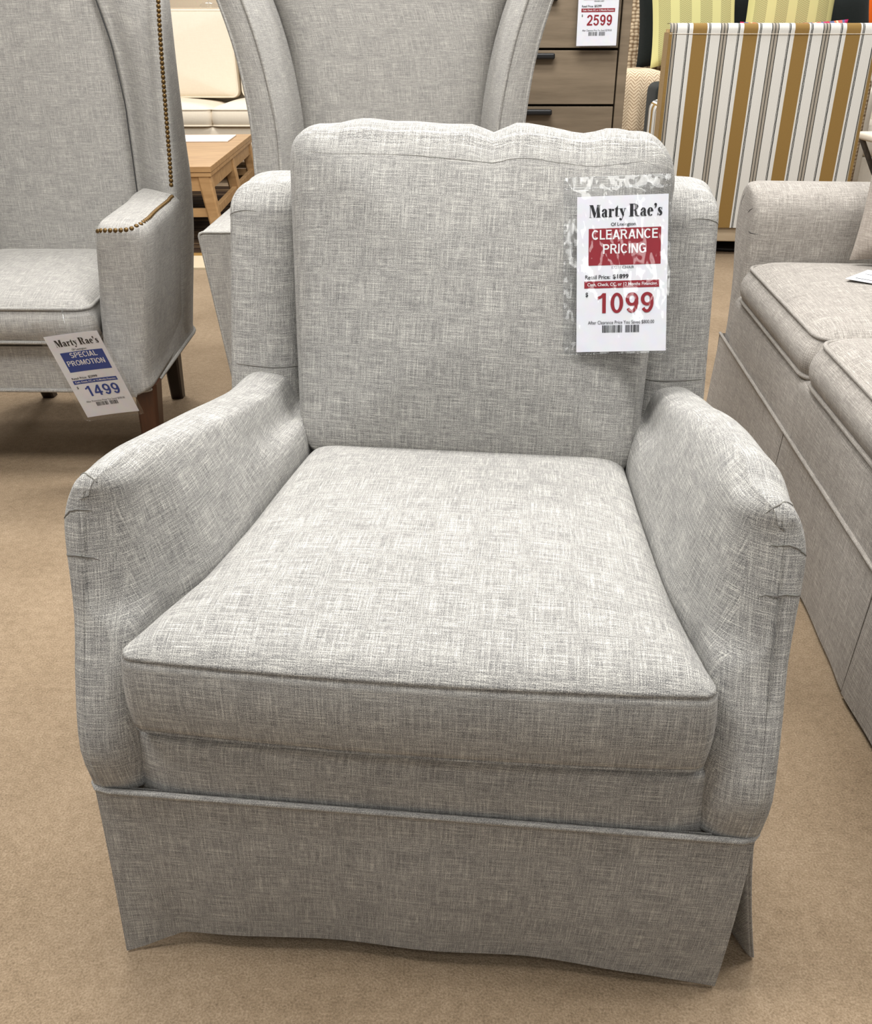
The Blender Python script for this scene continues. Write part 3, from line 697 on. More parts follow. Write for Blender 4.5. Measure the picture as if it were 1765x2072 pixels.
def fat_serif():
    """'Marty Rae's' drawn in a high-contrast display serif: heavy stems, hairline joins, ball terminals"""
    mb = MB()
    def P(pts, x): mb.poly([(p[0] + x, p[1], len(mb.f) * 1.2e-6) for p in pts])
    def B(x, x0, x1, y0, y1): P([(x0, y0), (x1, y0), (x1, y1), (x0, y1)], x)
    def ring(x, cx, cy, rx, ry, ix, iy, a0, a1, n=22):
        A = np.radians(np.linspace(a0, a1, n))
        for p, q in zip(A[:-1], A[1:]):
            P([(cx + rx * math.cos(p), cy + ry * math.sin(p)), (cx + rx * math.cos(q), cy + ry * math.sin(q)), (cx + ix * math.cos(q), cy + iy * math.sin(q)), (cx + ix * math.cos(p), cy + iy * math.sin(p))], x)
    def ball(x, cx, cy, r, ry=None): P([(cx + r * math.cos(t), cy + (ry or r) * math.sin(t)) for t in np.linspace(0, 2 * PI, 18, endpoint=False)], x)
    x = 0.0   # M
    B(x, 0.06, 0.10, 0, 1); B(x, 0.0, 0.17, 0, 0.04); B(x, 0.0, 0.28, 0.96, 1)
    P([(0.06, 1), (0.29, 1), (0.50, 0.28), (0.40, 0.0), (0.35, 0.0)], x)
    P([(0.40, 0.0), (0.44, 0.02), (0.66, 1), (0.61, 1)], x); B(x, 0.58, 0.82, 0, 1); B(x, 0.52, 0.88, 0, 0.04); B(x, 0.6, 0.88, 0.96, 1)
    def la(x):
        B(x, 0.24, 0.42, 0.05, 0.50); ring(x, 0.23, 0.46, 0.19, 0.21, 0.02, 0.17, 0, 160); ball(x, 0.10, 0.50, 0.075)
        ring(x, 0.19, 0.18, 0.18, 0.18, 0.02, 0.14, 60, 300); P([(0.16, 0.33), (0.30, 0.38), (0.30, 0.42), (0.14, 0.36)], x); P([(0.24, 0.06), (0.34, 0.0), (0.48, 0.02), (0.48, 0.06), (0.42, 0.10)], x)
    la(0.93)
    x = 1.45; B(x, 0.06, 0.24, 0, 0.66); B(x, 0, 0.30, 0, 0.04); B(x, 0, 0.15, 0.62, 0.66); ball(x, 0.36, 0.56, 0.085); ring(x, 0.36, 0.44, 0.14, 0.22, 0.12, 0.18, 90, 180)
    x = 1.91; B(x, 0.08, 0.26, 0.08, 0.72); P([(0.08, 0.66), (0.26, 0.66), (0.26, 0.92)], x); B(x, 0, 0.36, 0.62, 0.66); ring(x, 0.25, 0.13, 0.17, 0.13, 0.0, 0.09, 180, 330)
    x = 2.27; P([(0.02, 0.66), (0.23, 0.66), (0.38, 0.16), (0.30, -0.02)], x); P([(0.42, 0.66), (0.46, 0.66), (0.24, -0.18), (0.19, -0.22)], x)
    B(x, -0.02, 0.30, 0.62, 0.66); B(x, 0.36, 0.54, 0.62, 0.66); ball(x, 0.10, -0.18, 0.085); ring(x, 0.13, -0.16, 0.12, 0.12, 0.1, 0.08, 260, 340)
    x = 3.02   # R
    B(x, 0.08, 0.32, 0, 1); B(x, 0, 0.40, 0, 0.04); B(x, 0, 0.4, 0.96, 1); ring(x, 0.40, 0.74, 0.30, 0.26, 0.06, 0.22, -90, 90); B(x, 0.30, 0.42, 0.48, 0.52)
    P([(0.36, 0.50), (0.52, 0.49), (0.60, 0.42), (0.66, 0.12), (0.74, 0.03), (0.80, 0.06), (0.80, 0.02), (0.70, -0.01), (0.54, 0.02), (0.46, 0.12), (0.44, 0.40)], x)
    la(3.87)
    x = 4.40; ring(x, 0.23, 0.33, 0.23, 0.34, 0.045, 0.30, 5, 318); B(x, 0.06, 0.45, 0.355, 0.395)
    x = 4.93; ball(x, 0.09, 0.88, 0.10, 0.11); P([(0.10, 0.80), (0.19, 0.88), (0.16, 0.70), (0.03, 0.58), (0.02, 0.61)], x)
    x = 5.14; P([(0.05, 0.52), (0.10, 0.62), (0.22, 0.67), (0.24, 0.62), (0.20, 0.52), (0.36, 0.32), (0.40, 0.18), (0.34, 0.05), (0.20, -0.01), (0.18, 0.04), (0.24, 0.16), (0.08, 0.36)], x)
    B(x, 0.33, 0.37, 0.44, 0.66); P([(0.2, 0.62), (0.36, 0.52), (0.36, 0.56), (0.22, 0.67)], x); B(x, 0.03, 0.07, 0, 0.22); P([(0.06, 0.12), (0.2, 0.0), (0.22, 0.04), (0.06, 0.17)], x)
    return mb.mesh('shop_name')

def price_tag(name, label, M, w, h, ink, word1, word2, item, retail, price, saved, sleeve=(0.016, 0.004, 0.040, 0.004), group=None, w1=(.165, .89), w2=(.29, .765), curl=0.0, saved_word='Clearance'):
    """M: world matrix of the paper centre, local x right, y up, z out of the paper"""
    root = bpy.data.objects.new(name, None); COL.objects.link(root); root.empty_display_size = 0.05
    root.matrix_world = M; tag(root, label, 'price tag', group)
    def bend(x, y): return curl * ((x / w) ** 2 + 0.6 * (y / h) * (x / w))
    def X(f): return (f - 0.5) * w
    def Y(f): return (0.5 - f) * h
    mb = MB()
    g = [[(X(a), Y(b), bend(X(a), Y(b))) for a in np.linspace(0, 1, 12)] for b in np.linspace(0, 1, 14)]
    mb.grid(g); mb.grid([[(p[0], p[1], p[2] - 0.0003) for p in r] for r in g], flip=True)
    paper = mb.build('paper', M_PAPER, root)
    def put(nm, me, mat, dz):
        for v in me.vertices: v.co.z = bend(v.co.x, v.co.y) + dz + v.co.z
        return link(nm, me, mat, paper, False)
    def rect(nm, a0, a1, b0, b1, mat, dz=0.0003):
        m2 = MB(); m2.grid([[(X(a), Y(b), 0) for a in np.linspace(a0, a1, 10)] for b in np.linspace(b0, b1, 4)]); return put(nm, m2.mesh(nm), mat, dz)
    def words(nm, s, a0, a1, b0, b1, mat, bold=0.02, dz=0.0006):
        me = grotesque(s) if nm in ('banner_text', 'price') else text_mesh(s, bold)
        return put(nm, fit_mesh(me, X(a0), X(a1), Y(b1), Y(b0), 0), mat, dz)
    put('shop_name', fit_mesh(fat_serif(), X(.135), X(.935), Y(.157), Y(.055), 0), M_INK, 0.0004)
    words('town_line', 'Of Lexington', .375, .645, .170, .198, M_INK, 0.01)
    rect('banner', .13, .925, .205, .44, ink)
    words('banner_text', word1, w1[0], w1[1], .214, .276, M_WHITEINK, 0.022)
    words('banner_text', word2, w2[0], w2[1], .305, .367, M_WHITEINK, 0.022)
    if item: words('item_line', item, .39, .635, .446, .464, M_INK, 0.0)
    words('retail_label', 'Retail Price:', .095, .372, .502, .528, M_INK, 0.012)
    words('retail_price', retail, .402, .575, .499, .531, M_INK, 0.02)
    rect('payment_strip', .085, .915, .541, .587, ink)
    words('payment_text', 'Cash, Check, CC, or 12 Months Financing.', .12, .895, .552, .580, M_WHITEINK, 0.014)
    words('currency_sign', '$', .10, .128, .612, .645, M_INK, 0.02)
    words('price', price, .235, .855, .618, .750, ink, 0.034)
    words('saved_line', 'After ' + saved_word + ' Price You Saved ' + saved, .13, .865, .798, .824, M_INK, 0.0)
    m2 = MB(); rnd = random.Random(5); x = .29
    while x < .70:
        bw = rnd.choice([.005, .008, .012]); 
        if not .515 < x < .54: m2.poly([(X(x), Y(.876), 0), (X(min(x + bw, .70)), Y(.876), 0), (X(min(x + bw, .70)), Y(.828), 0), (X(x), Y(.828), 0)])
        x += bw + rnd.choice([.004, .006, .009])
    put('barcode', m2.mesh('barcode'), M_INK, 0.0004)
    l, r, t, b = sleeve
    nx, ny = 60, 90
    def film(zoff, amp, ph):
        rows = []
        for v in np.linspace(0, 1, ny):
            row = []
            for u in np.linspace(0, 1, nx):
                x = -w / 2 - l + (w + l + r) * u; y = h / 2 + t - (h + t + b) * v
                e = min(u, 1 - u, v, 1 - v); k = min(1, e * 14)
                wob = amp * (math.sin(9 * u + 5 * v + ph) * math.sin(7 * v - 4 * u + ph) + 0.5 * math.sin(23 * u - 17 * v + ph))
                row.append((x, y, bend(x, y) + zoff * k + wob * k + (0.0008 if zoff > 0 else -0.0008)))
            rows.append(row)
        return rows
    mb = MB(); fr_, bk = film(0.0016, 0.0006, 0.3), film(-0.0012, 0.0004, 1.7)
    mb.grid(fr_); mb.grid(bk, flip=True)
    s_ = mb.build('plastic_sleeve', M_FILM, root)
    mb = MB(); mb.tube([(-w / 2 - l, h / 2 + t * .42, bend(-w / 2, h / 2) + 0.0028), (0, h / 2 + t * .42, bend(0, h / 2) + .0032), (w / 2 + r, h / 2 + t * .42, bend(w / 2, h / 2) + .0028)], 0.0012, 6); mb.build('zip_ridge', M_FILM, s_)
    x0, x1, y0, y1 = -w / 2 - l, w / 2 + r, -h / 2 - b, h / 2 + t
    loop = [(x0, y0 + .008), (x0, 0), (x0, y1 - .006), (x0 + .006, y1), (0, y1), (x1 - .006, y1), (x1, y1 - .006), (x1, 0), (x1, y0 + .008), (x1 - .008, y0), (0, y0), (x0 + .008, y0)]
    mb = MB(); mb.tube([(p[0], p[1], bend(p[0], p[1])) for p in loop], 0.0008, 6, True); mb.build('welded_edge', M_FILM, s_)
    return root

def basis(o, r, u):
    r = Vector(r).normalized(); u = Vector(u); u = (u - r * u.dot(r)).normalized(); n = r.cross(u)
    return Matrix(((r.x, u.x, n.x, o[0]), (r.y, u.y, n.y, o[1]), (r.z, u.z, n.z, o[2]), (0, 0, 0, 1)))
bpy.context.view_layer.update()
CH = chair.matrix_world.copy()
TAGC = ((.1669, .645, .8682), (.2971, .645, .8716), (.3015, .570, .6668), (.1731, .570, .6564))
TL, TR, BR, BL = [CH @ Vector(p) for p in TAGC]
ctr = (TL + TR + BR + BL) / 4
w_ = ((TR - TL).length + (BR - BL).length) / 2; h_ = ((TL - BL).length + (TR - BR).length) / 2
price_tag('price_tag', 'red clearance price tag reading 1099 hanging on the foreground armchair back', basis(ctr, (TR - TL) + (BR - BL), (TL - BL) + (TR - BR)), w_, h_,
          M_RED, 'CLEARANCE', 'PRICING', '17211 CHAIR', '$1899', '1099', '$800.00', sleeve=(0.019, 0.004, 0.027, 0.003))

# ------------------------------------------------------------------ left wing chair with nailheads
A = empty('wingback_chair', (-1.085, 2.25, 0), -0.02, 'grey linen wingback chair with brass nailhead trim and wooden legs at left', 'armchair')
AW, AB = 0.362, 0.318      # half width front / back
def side_x(y): return AW + (AB - AW) * min(1, max(0, y / 0.6))
# body: base rail wrapping round, rounded back corners
def ring_plan(z0, z1, name, inset=0.0, r=0.05, mat=M_LINEN_B):
    out = outline([(-AW + 0.018 + inset, 0 + inset), (AW - 0.018 - inset, 0 + inset), (AB - inset, 0.62), (-AB + inset, 0.62)], [0.035, 0.035, 0.10, 0.10], 10, 14)
    mb = MB(); rows = [[(p[0], p[1], z) for p in out] for z in np.linspace(z0, z1, 6)]
    mb.grid(rows, close_v=True); mb.poly(rows[0][::-1]); mb.poly(rows[-1]); o = mb.build(name, mat, A)
    return out, o
out, base = ring_plan(0.25, 0.37, 'base_rail')
mb = MB(); mb.tube([(p[0] * 1.004, p[1], 0.252) for p in out], 0.0055, 8, True); mb.build('piping', M_LINEN_B, base)
def a_arm(s):
    # rolled front arm sweeping up into the wing; closed loft along depth
    T = sinterp([0.0, 0.05, 0.18, 0.30, 0.36], [0.676, 0.680, 0.682, 0.684, 0.690])
    def loop(y, k, top):
        dx = side_x(y) - AW
        pts = [(0.343, 0.255), (0.352, 0.30), (0.368, 0.42), (0.384, 0.53), (0.398, top - 0.05), (0.397, top - 0.02), (0.382, top - 0.004), (0.345, top), (0.300, top - 0.001), (0.276, top - 0.010), (0.263, top - 0.045), (0.252, 0.53), (0.240, 0.42), (0.240, 0.255)]
        pts = [(x + dx, z) for x, z in pts]
        xm = 0.315 + dx; return [(s * (xm + (x - xm) * k), y, 0.255 + (z - 0.255) * (1 - (1 - k) * 0.06)) for x, z in pts]
    st = [loop(-0.020, 0.05, .672), loop(-0.019, 0.42, .672), loop(-0.014, 0.68, .673), loop(-0.002, 0.87, .675), loop(0.018, 0.97, .678), loop(0.045, 1, T(0.05))]
    st += [loop(y, 1, T(min(y, 0.36))) for y in (0.12, 0.20, 0.28, 0.36, 0.44, 0.54)]
    P = cr(np.stack([cr(r_, 4, True) for r_ in st]), 4)
    mb = MB(); mb.grid(P, close_v=True); mb.poly(P[0][::-1]); mb.poly(P[-1]); return mb.boxuv().build('arm', M_LINEN_B, A)
ar, al = a_arm(1), a_arm(-1)
def a_wing(s):
    # wing panel: front edge raked, joins back; loft along height
    F = sinterp([0.25, 0.40, 0.60, 0.66, 0.70, 0.80, 0.98, 1.15, 1.25], [0.40, 0.40, 0.37, 0.355, 0.362, 0.392, 0.425, 0.458, 0.50])
    X = sinterp([0.25, 0.40, 0.55, 0.70, 0.80, 1.0, 1.15, 1.25], [0.322, 0.342, 0.362, 0.372, 0.370, 0.370, 0.372, 0.372])
    SX = sinterp([0.25, 0.6, 0.9, 1.05, 1.22], [0.228, 0.228, 0.225, 0.208, 0.165])
    def loop(z, k=1.0):
        f = F(z); xo = X(z); b = 0.60; xs = SX(z); yb = 0.466 + 0.06 * (z - 0.5)
        xin = xo - 0.050; f2 = f + 0.016
        pts = [(xo - 0.10, b + 0.045), (xo - 0.035, b + 0.02), (xo - 0.006, b - 0.06), (xo, 0.5 * (f + b) - 0.03), (xo, f + 0.03), (xo - 0.004, f + 0.008), (xo - 0.016, f), (xo - 0.034, f + 0.004), (xin - 0.004, f2 + 0.004),
               (xin + (xs - xin) * 0.42, f2 + (yb - f2) * 0.40), (xin + (xs - xin) * 0.80, f2 + (yb - f2) * 0.86), (xs, yb), (xs - 0.012, yb + 0.05), (xs, b + 0.02)]
        xm = xo - 0.06; ym = (f + b) / 2
        return [(s * (xm + (x - xm) * k), ym + (y - ym) * k, z) for x, y in pts]
    st = [loop(z) for z in (0.255, 0.35, 0.45, 0.55, 0.62, 0.70, 0.80, 0.90, 1.0, 1.1, 1.18)] + [loop(1.21, 0.9), loop(1.225, 0.6)]
    P = cr(np.stack([cr(r_, 4, True) for r_ in st]), 4)
    mb = MB(); mb.grid(P, close_v=True); mb.poly(P[0][::-1]); mb.poly(P[-1])
    o = mb.build('wing', M_LINEN_B, A); return o, F, X
wr, Fw, Xw = a_wing(1); wl, _, _ = a_wing(-1)
# back
def a_back():
    rows = []
    for z in np.linspace(0.28, 1.22, 20):
        lean = 0.06 * (z - 0.5); row = []
        for x in np.linspace(-1, 1, 30):
            hw = interp(z, [0.28, 0.6, 1.22], [0.25, 0.25, 0.26])
            row.append((x * hw, 0.480 + lean + 0.02 * abs(x) ** 4 - 0.012 * (1 - x * x), z))
        rows.append(row)
    mb = MB(); mb.grid(rows)
    out2 = [[(x, 0.640 + 0.02 * (z - .3) - 0.06 * max(0, (abs(x) - 0.20) / 0.10) ** 2, z) for x in np.linspace(-0.29, 0.29, 30)] for z in np.linspace(0.26, 1.22, 14)]
    mb.grid(out2, flip=True); mb.grid([rows[-1], out2[-1]])
    return mb.build('backrest', M_LINEN_B, A)
ab = a_back()
for s in (-1, 1):
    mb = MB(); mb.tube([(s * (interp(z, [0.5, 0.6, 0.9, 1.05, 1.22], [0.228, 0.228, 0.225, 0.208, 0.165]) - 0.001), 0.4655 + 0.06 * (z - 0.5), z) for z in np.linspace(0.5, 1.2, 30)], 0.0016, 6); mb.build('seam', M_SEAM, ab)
so = outline([(-0.226, -0.022), (0.226, -0.022), (0.215, 0.47), (-0.215, 0.47)], [0.035, 0.035, 0.03, 0.03], 8, 18)
def a_seat_def(R):
    R = R.copy(); R[..., 2] += np.where(R[..., 2] > 0, 0.03 * np.clip(R[..., 1] / 0.45, 0, 1), 0); return R
cushion('seat_cushion', M_LINEN_B, A, so, 0.105, 0.030, 0.003, 0.012, lambda p: (p[0], p[1], p[2] + 0.430), piping=0.0048, seam=False, expo=3, deform=a_seat_def)
def tleg(name, par, top, bot, r0, r1, mat, z0):
    mb = MB()
    rows = []
    for t in np.linspace(0, 1, 6):
        c = np.array(top) * (1 - t) + np.array(bot) * t; r = r0 + (r1 - r0) * t
        q = []
        for a, b in ((-1, -1), (1, -1), (1, 1), (-1, 1)):
            for da, db in (((0, 0.25 * -b), (0.25 * -a, 0)) if a * b > 0 else ((0.25 * -a, 0), (0, 0.25 * -b))):
                q.append((c[0] + r * (a + da), c[1] + r * (b + db), c[2]))
        rows.append(q)
    mb.grid(rows, close_v=True); mb.poly(rows[0]); mb.poly(rows[-1][::-1])
    return mb.build(name, mat, par, False)
for s in (-1, 1):
    tleg('leg', A, (s * 0.325, 0.045, 0.262), (s * 0.318, 0.03, 0.0), 0.030, 0.020, M_LEG_BROWN, 0.25)
    tleg('leg', A, (s * 0.235, 0.55, 0.262), (s * 0.215, 0.625, 0.0), 0.027, 0.019, M_LEG_DARK, 0.25)
# nailheads
def nail_mesh(r):
    mb = MB(); mb.lathe([(0.0001, r * 0.62), (r * 0.45, r * 0.54), (r * 0.8, r * 0.3), (r, 0), (r, -0.002)], seg=10); return mb.mesh('nailhead')
NAIL = nail_mesh(0.0058); NAIL.materials.append(M_BRASS)
for p in NAIL.polygons: p.use_smooth = True
def nail_row(pts, spacing, normal, host):
    P = cr(pts, 12); L = np.r_[0, np.linalg.norm(np.diff(P, axis=0), axis=1).cumsum()]
    bvh = BVHTree.FromPolygons([v.co for v in host.data.vertices], [tuple(p.vertices) for p in host.data.polygons])
    for d in np.arange(0, L[-1], spacing):
        p = Vector([np.interp(d, L, P[:, k]) for k in range(3)])
        loc, nr, _, _ = bvh.find_nearest(p)
        o = bpy.data.objects.new('nailhead', NAIL); COL.objects.link(o); o.parent = A
        o.location = loc; o.rotation_euler = Vector((0, 0, 1)).rotation_difference(nr).to_euler()
nail_row([(Xw(z) - 0.012, Fw(z) - 0.004, z) for z in (1.19, 1.1, 1.0, 0.9, 0.8, 0.74, 0.70)], 0.0112, None, wr)
nail_row([(0.366, 0.35, 0.685), (0.368, 0.26, 0.680), (0.374, 0.15, 0.676), (0.380, 0.06, 0.670), (0.374, 0.012, 0.662), (0.355, -0.010, 0.660), (0.32, -0.016, 0.660), (0.28, -0.010, 0.659), (0.265, 0.0, 0.659)], 0.0125, None, ar)

# tag hanging off the seat of that chair
o_ = Vector((-0.955, 2.165, 0.375))
wv = Vector((.129, -.038, .039)); hv = Vector((.0885, .069, -.223))
p0 = Vector((-0.983, 2.155, 0.4)); 
price_tag('price_tag', 'blue special promotion price tag reading 1499 hanging askew from the wingback chair', basis(Vector((-0.848, 2.155, 0.327)), Vector((.134, -.022, .024)), -Vector((.084, .050, -.225))), 0.146, 0.238,
          M_BLUE, 'SPECIAL', 'PROMOTION', None, '$2999', '1499', '$500.00', sleeve=(0.012, 0.010, 0.040, 0.010), w1=(.29, .79), w2=(.165, .865), curl=0.010, saved_word='Promotion')

bpy.context.view_layer.update()
ptag = [o for o in bpy.data.objects if o.get('label', '').startswith('blue special')][0]
iv = ptag.matrix_world.inverted()
pa = ptag.matrix_world @ Vector((0.0, 0.238 / 2 + 0.030, 0)); pb = A.matrix_world @ Vector((0.17, -0.034, 0.478))
mb = MB(); mb.tube([tuple(iv @ (pa.lerp(pb, t) + Vector((0, 0, 0.012 * math.sin(PI * t))))) for t in np.linspace(0, 1, 10)], 0.0022, 6); mb.build('hang_strap', M_FILM, ptag)

# ------------------------------------------------------------------ wing chair behind
Mc = empty('wingback_chair', (-0.12, 2.14, 0), 0.0, 'tall grey linen wingback chair with flared piped wings behind the foreground armchair', 'armchair')
def m_wing(s):
    XO = sinterp([0.30, 0.70, 0.77, 0.88, 1.02, 1.14, 1.26], [0.338, 0.336, 0.336, 0.338, 0.358, 0.392, 0.44])
    XF = sinterp([0.30, 0.70, 0.77, 0.88, 1.02, 1.14, 1.26], [0.268, 0.268, 0.268, 0.272, 0.296, 0.330, 0.38])
    def loop(z, k=1.0):
        xo, xf = XO(z), XF(z); f = 0.295 + 0.04 * (z - 0.7); b = 0.66 + 0.08 * (z - 0.7)
        pts = [(xo - 0.05, b), (xo - 0.008, b - 0.02), (xo - 0.002, 0.5 * (f + b)), (xo, f + 0.02), (xo - 0.004, f + 0.003), (xo - 0.03, f - 0.004), (xf + 0.006, f - 0.002), (xf, f + 0.006), (xf - 0.008, f + 0.06), (xf - 0.022, f + 0.16), (xf - 0.03, b - 0.05), (xf - 0.03, b)]
        return [(s * x, y, z) for x, y in pts]
    P = cr(np.stack([cr(loop(z), 4, True) for z in (0.28, 0.5, 0.66, 0.77, 0.85, 0.93, 1.02, 1.09, 1.15, 1.22, 1.26)]), 4)
    mb = MB(); mb.grid(P, close_v=True); mb.poly(P[0][::-1]); mb.poly(P[-1]); o = mb.build('wing', M_LINEN_B, Mc)
    for X, off, fy in ((XF, 0.002, -0.002), (XO, -0.001, 0.006)):
        mb = MB(); mb.tube([(s * (X(z) + off), 0.295 + 0.04 * (z - 0.7) + fy, z) for z in np.linspace(0.5, 1.25, 40)], 0.0045, 7); mb.build('piping', M_LINEN_B, o)
for s in (-1, 1): m_wing(s)
def m_back():
    rows = []
    for z in np.linspace(0.45, 1.25, 22):
        hw = interp(z, [0.45, 0.88, 1.04, 1.15, 1.26], [0.272, 0.274, 0.288, 0.322, 0.376])
        row = []
        for x in np.linspace(-1, 1, 40):
            row.append((x * hw, 0.545 + 0.05 * (z - 0.7) + 0.07 * abs(x) ** 10 - 0.02 * (1 - x * x), z))
        rows.append(row)
    mb = MB(); mb.grid(rows); b2 = [[(p[0], 0.70 + 0.08 * (p[2] - .7), p[2]) for p in r] for r in rows]
    mb.grid(b2, flip=True); mb.grid([rows[-1], b2[-1]]); mb.grid([[r[0] for r in rows], [r[0] for r in b2]]); mb.grid([[r[-1] for r in rows], [r[-1] for r in b2]])
    mb.build('backrest', M_LINEN_B, Mc)
m_back()
def m_arm(s):
    rows = []
    for y, k in ((0.04, 1), (0.2, 1), (0.36, 1)):
        pass
    xo = lambda z: 0.432 - 0.045 * (0.66 - z) / 0.36
    xi = 0.300
    zt, zb = 0.664, 0.20
    mb = MB()
    prof = []
    for z in np.linspace(zb, zt - 0.008, 10): prof.append((xo(z), z))
    prof += [(xo(zt) - 0.003, zt - 0.003), (xo(zt) - 0.01, zt)]
    prof += [(xi + 0.01, zt), (xi + 0.003, zt - 0.003)] + [(xi, z) for z in np.linspace(zt - 0.008, zb, 10)]
    st = [[(s * x, y, z) for x, z in prof] for y in (0.04, 0.046, 0.1, 0.2, 0.3, 0.40)]
    st[0] = [(s * (0.365 + (abs(x) - 0.365) * 0.985), 0.04, zb + (z - zb) * 0.99) for x, _, z in [(p[0] * s, 0, p[2]) for p in st[1]]]
    mb.grid(np.array(st), close_v=True); mb.poly(st[0][::-1]); mb.poly(st[-1])
    o = mb.build('arm', M_LINEN_B, Mc)
    mb = MB(); mb.tube([(s * x, 0.042, z) for x, z in prof], 0.0035, 6); mb.build('piping', M_LINEN_B, o)
for s in (-1, 1): m_arm(s)
so = outline([(-0.295, 0.0), (0.295, 0.0), (0.255, 0.53), (-0.255, 0.53)], [0.03] * 4, 6, 14)
cushion('seat_cushion', M_LINEN_B, Mc, so, 0.12, 0.03, 0.003, 0.01, lambda p: (p[0], p[1] + 0.03, p[2] + 0.45), piping=0.0045, seam=False)
rounded_box('base_rail', M_LINEN_B, Mc, (-0.385, 0.05, 0.19), (0.385, 0.62, 0.39), 0.02)
for s in (-1, 1):
    tleg('leg', Mc, (s * 0.33, 0.10, 0.20), (s * 0.32, 0.09, 0), 0.028, 0.02, M_LEG_BROWN, 0)
    tleg('leg', Mc, (s * 0.30, 0.58, 0.20), (s * 0.28, 0.64, 0), 0.028, 0.02, M_LEG_BROWN, 0)

# ------------------------------------------------------------------ chest of drawers
D = empty('chest_of_drawers', (0.10, 3.30, 0), 0.0, 'tall grey brown wooden chest of drawers with black pulls', 'chest of drawers')
mb = MB()
mb.box((0.506, 0.25, 0.70), (0.030, 0.50, 1.36), bevel=0.002); mb.box((-0.506, 0.25, 0.70), (0.030, 0.50, 1.36), bevel=0.002)
mb.box((0, 0.25, 1.37), (1.042, 0.50, 0.03), bevel=0.002); mb.box((0, 0.25, 0.05), (0.98, 0.48, 0.06))
mb.build('carcass', M_CHEST, D, False)
mb = MB(); mb.box((0, 0.26, 0.71), (0.98, 0.46, 1.28)); mb.build('interior', M_CHEST_DK, D, False)
zb = [1.352, 1.190, 1.026, 0.860, 0.692, 0.524, 0.356, 0.09]
for a, b in zip(zb[:-1], zb[1:]):
    mb = MB(); mb.box((0, 0.012, (a + b) / 2), (0.972, 0.022, a - b - 0.007), bevel=0.0015); d = mb.build('drawer', M_CHEST, D, False)
    if a == zb[0]: continue
    for hx in (-0.20, 0.20):
        mb = MB(); mb.box((hx, -0.010, a - 0.020), (0.165, 0.026, 0.018), bevel=0.006); mb.build('handle', M_BLACK, d)
price_tag('price_tag', 'red clearance price tag reading 2599 hanging on the chest of drawers', basis(Vector((0.509, 3.272, 1.150)), (1, 0, 0.012), (-0.02, 0.02, 1)), 0.127, 0.228,
          M_RED, 'CLEARANCE', 'PRICING', 'DRAWER CHEST', '$5299', '2599', '$2700.00', sleeve=(0.004, 0.004, 0.03, 0.003))

# ------------------------------------------------------------------ right sofa
S = empty('sofa', (0.895, 2.80, 0), -1.656, 'greige linen skirted sofa with rolled arm at the right edge', 'sofa')
# local x runs along the front towards the camera, local y into the sofa
LEN = 2.5
def s_arm(x0, sgn, nm='arm'):
    """rolled arm; x0 outer face, profile in x-z lofted along y"""
    def loop(y, k):
        T = 0.700
        pts = [(0.045, 0.22), (0.040, 0.30), (0.014, 0.42), (-0.030, 0.49), (-0.062, 0.55), (-0.066, 0.61), (-0.045, 0.66), (0.005, T - 0.008), (0.062, T), (0.120, T - 0.008), (0.162, T - 0.03), (0.186, T - 0.07), (0.190, T - 0.13), (0.186, 0.46), (0.185, 0.40), (0.18, 0.25)]
        xm, zm = 0.09, 0.45
        return [(x0 + sgn * (xm + (x - xm) * k), y, zm + (z - zm) * (1 - (1 - k) * 0.12)) for x, z in pts]
    st = [loop(-0.002, 0.1), loop(0.0, 0.6), loop(0.008, 0.84), loop(0.026, 0.97), loop(0.055, 1)] + [loop(y, 1) for y in (0.12, 0.25, 0.4, 0.55, 0.7, 0.85)]
    P = cr(np.stack([cr(r_, 4, True) for r_ in st]), 4)
    mb = MB(); mb.grid(P, close_v=True); mb.poly(P[0][::-1]); mb.poly(P[-1]); return mb.boxuv().build(nm, M_LINEN_C, S)
sa = s_arm(0.0, 1); s_arm(LEN, -1)
for pts in ([(0.045, 0.006, 0.665), (0.020, 0.002, 0.645), (0.012, 0.0, 0.620)], [(0.150, 0.030, 0.640), (0.130, 0.012, 0.632), (0.110, 0.004, 0.620)], [(0.178, 0.030, 0.578), (0.160, 0.012, 0.576), (0.145, 0.006, 0.580)]):
    snap_tube('pleat', sa, pts, 0.0012, M_SEAM, S, -0.0004)  # dark cord drawn for the shade in each arm pleat
rounded_box('backrest', M_LINEN_C, S, (0.06, 0.72, 0.22), (LEN - 0.06, 0.95, 0.80), 0.05)
rounded_box('front_rail', M_LINEN_C, S, (0.150, -0.014, 0.20), (LEN - 0.165, 0.20, 0.405), 0.03)
rounded_box('seat_base', M_LINEN_C, S, (0.02, 0.03, 0.10), (LEN - 0.02, 0.92, 0.385), 0.02)
cl = (LEN - 0.385) / 3
for k in range(3):
    x0 = 0.193 + cl * k
    oc = outline([(x0 + 0.004, 0.004), (x0 + cl - 0.002, 0.004), (x0 + cl - 0.002, 0.70), (x0 + 0.002, 0.70)], [0.05] * 4, 8, 16)
    cushion('seat_cushion', M_LINEN_C, S, oc, 0.110, 0.034, 0.004, 0.018, lambda p: (p[0] + 0.008, p[1] - 0.15 * max(0, 0.05 - p[2]) , p[2] + 0.449), piping=0.0055, seam=False, expo=3)
for k in range(3):
    x0 = 0.20 + cl * k
    oc = outline([(x0, 0), (x0 + cl - 0.01, 0), (x0 + cl - 0.01, 0.40), (x0, 0.40)], [0.05] * 4, 8, 12)
    cushion('back_cushion', M_LINEN_C, S, oc, 0.14, 0.04, 0.01, 0.012, lambda p: (p[0], 0.66 + p[1] * 0.2 - p[2], 0.50 + p[1] * 0.97), piping=0.005, seam=False, expo=3)
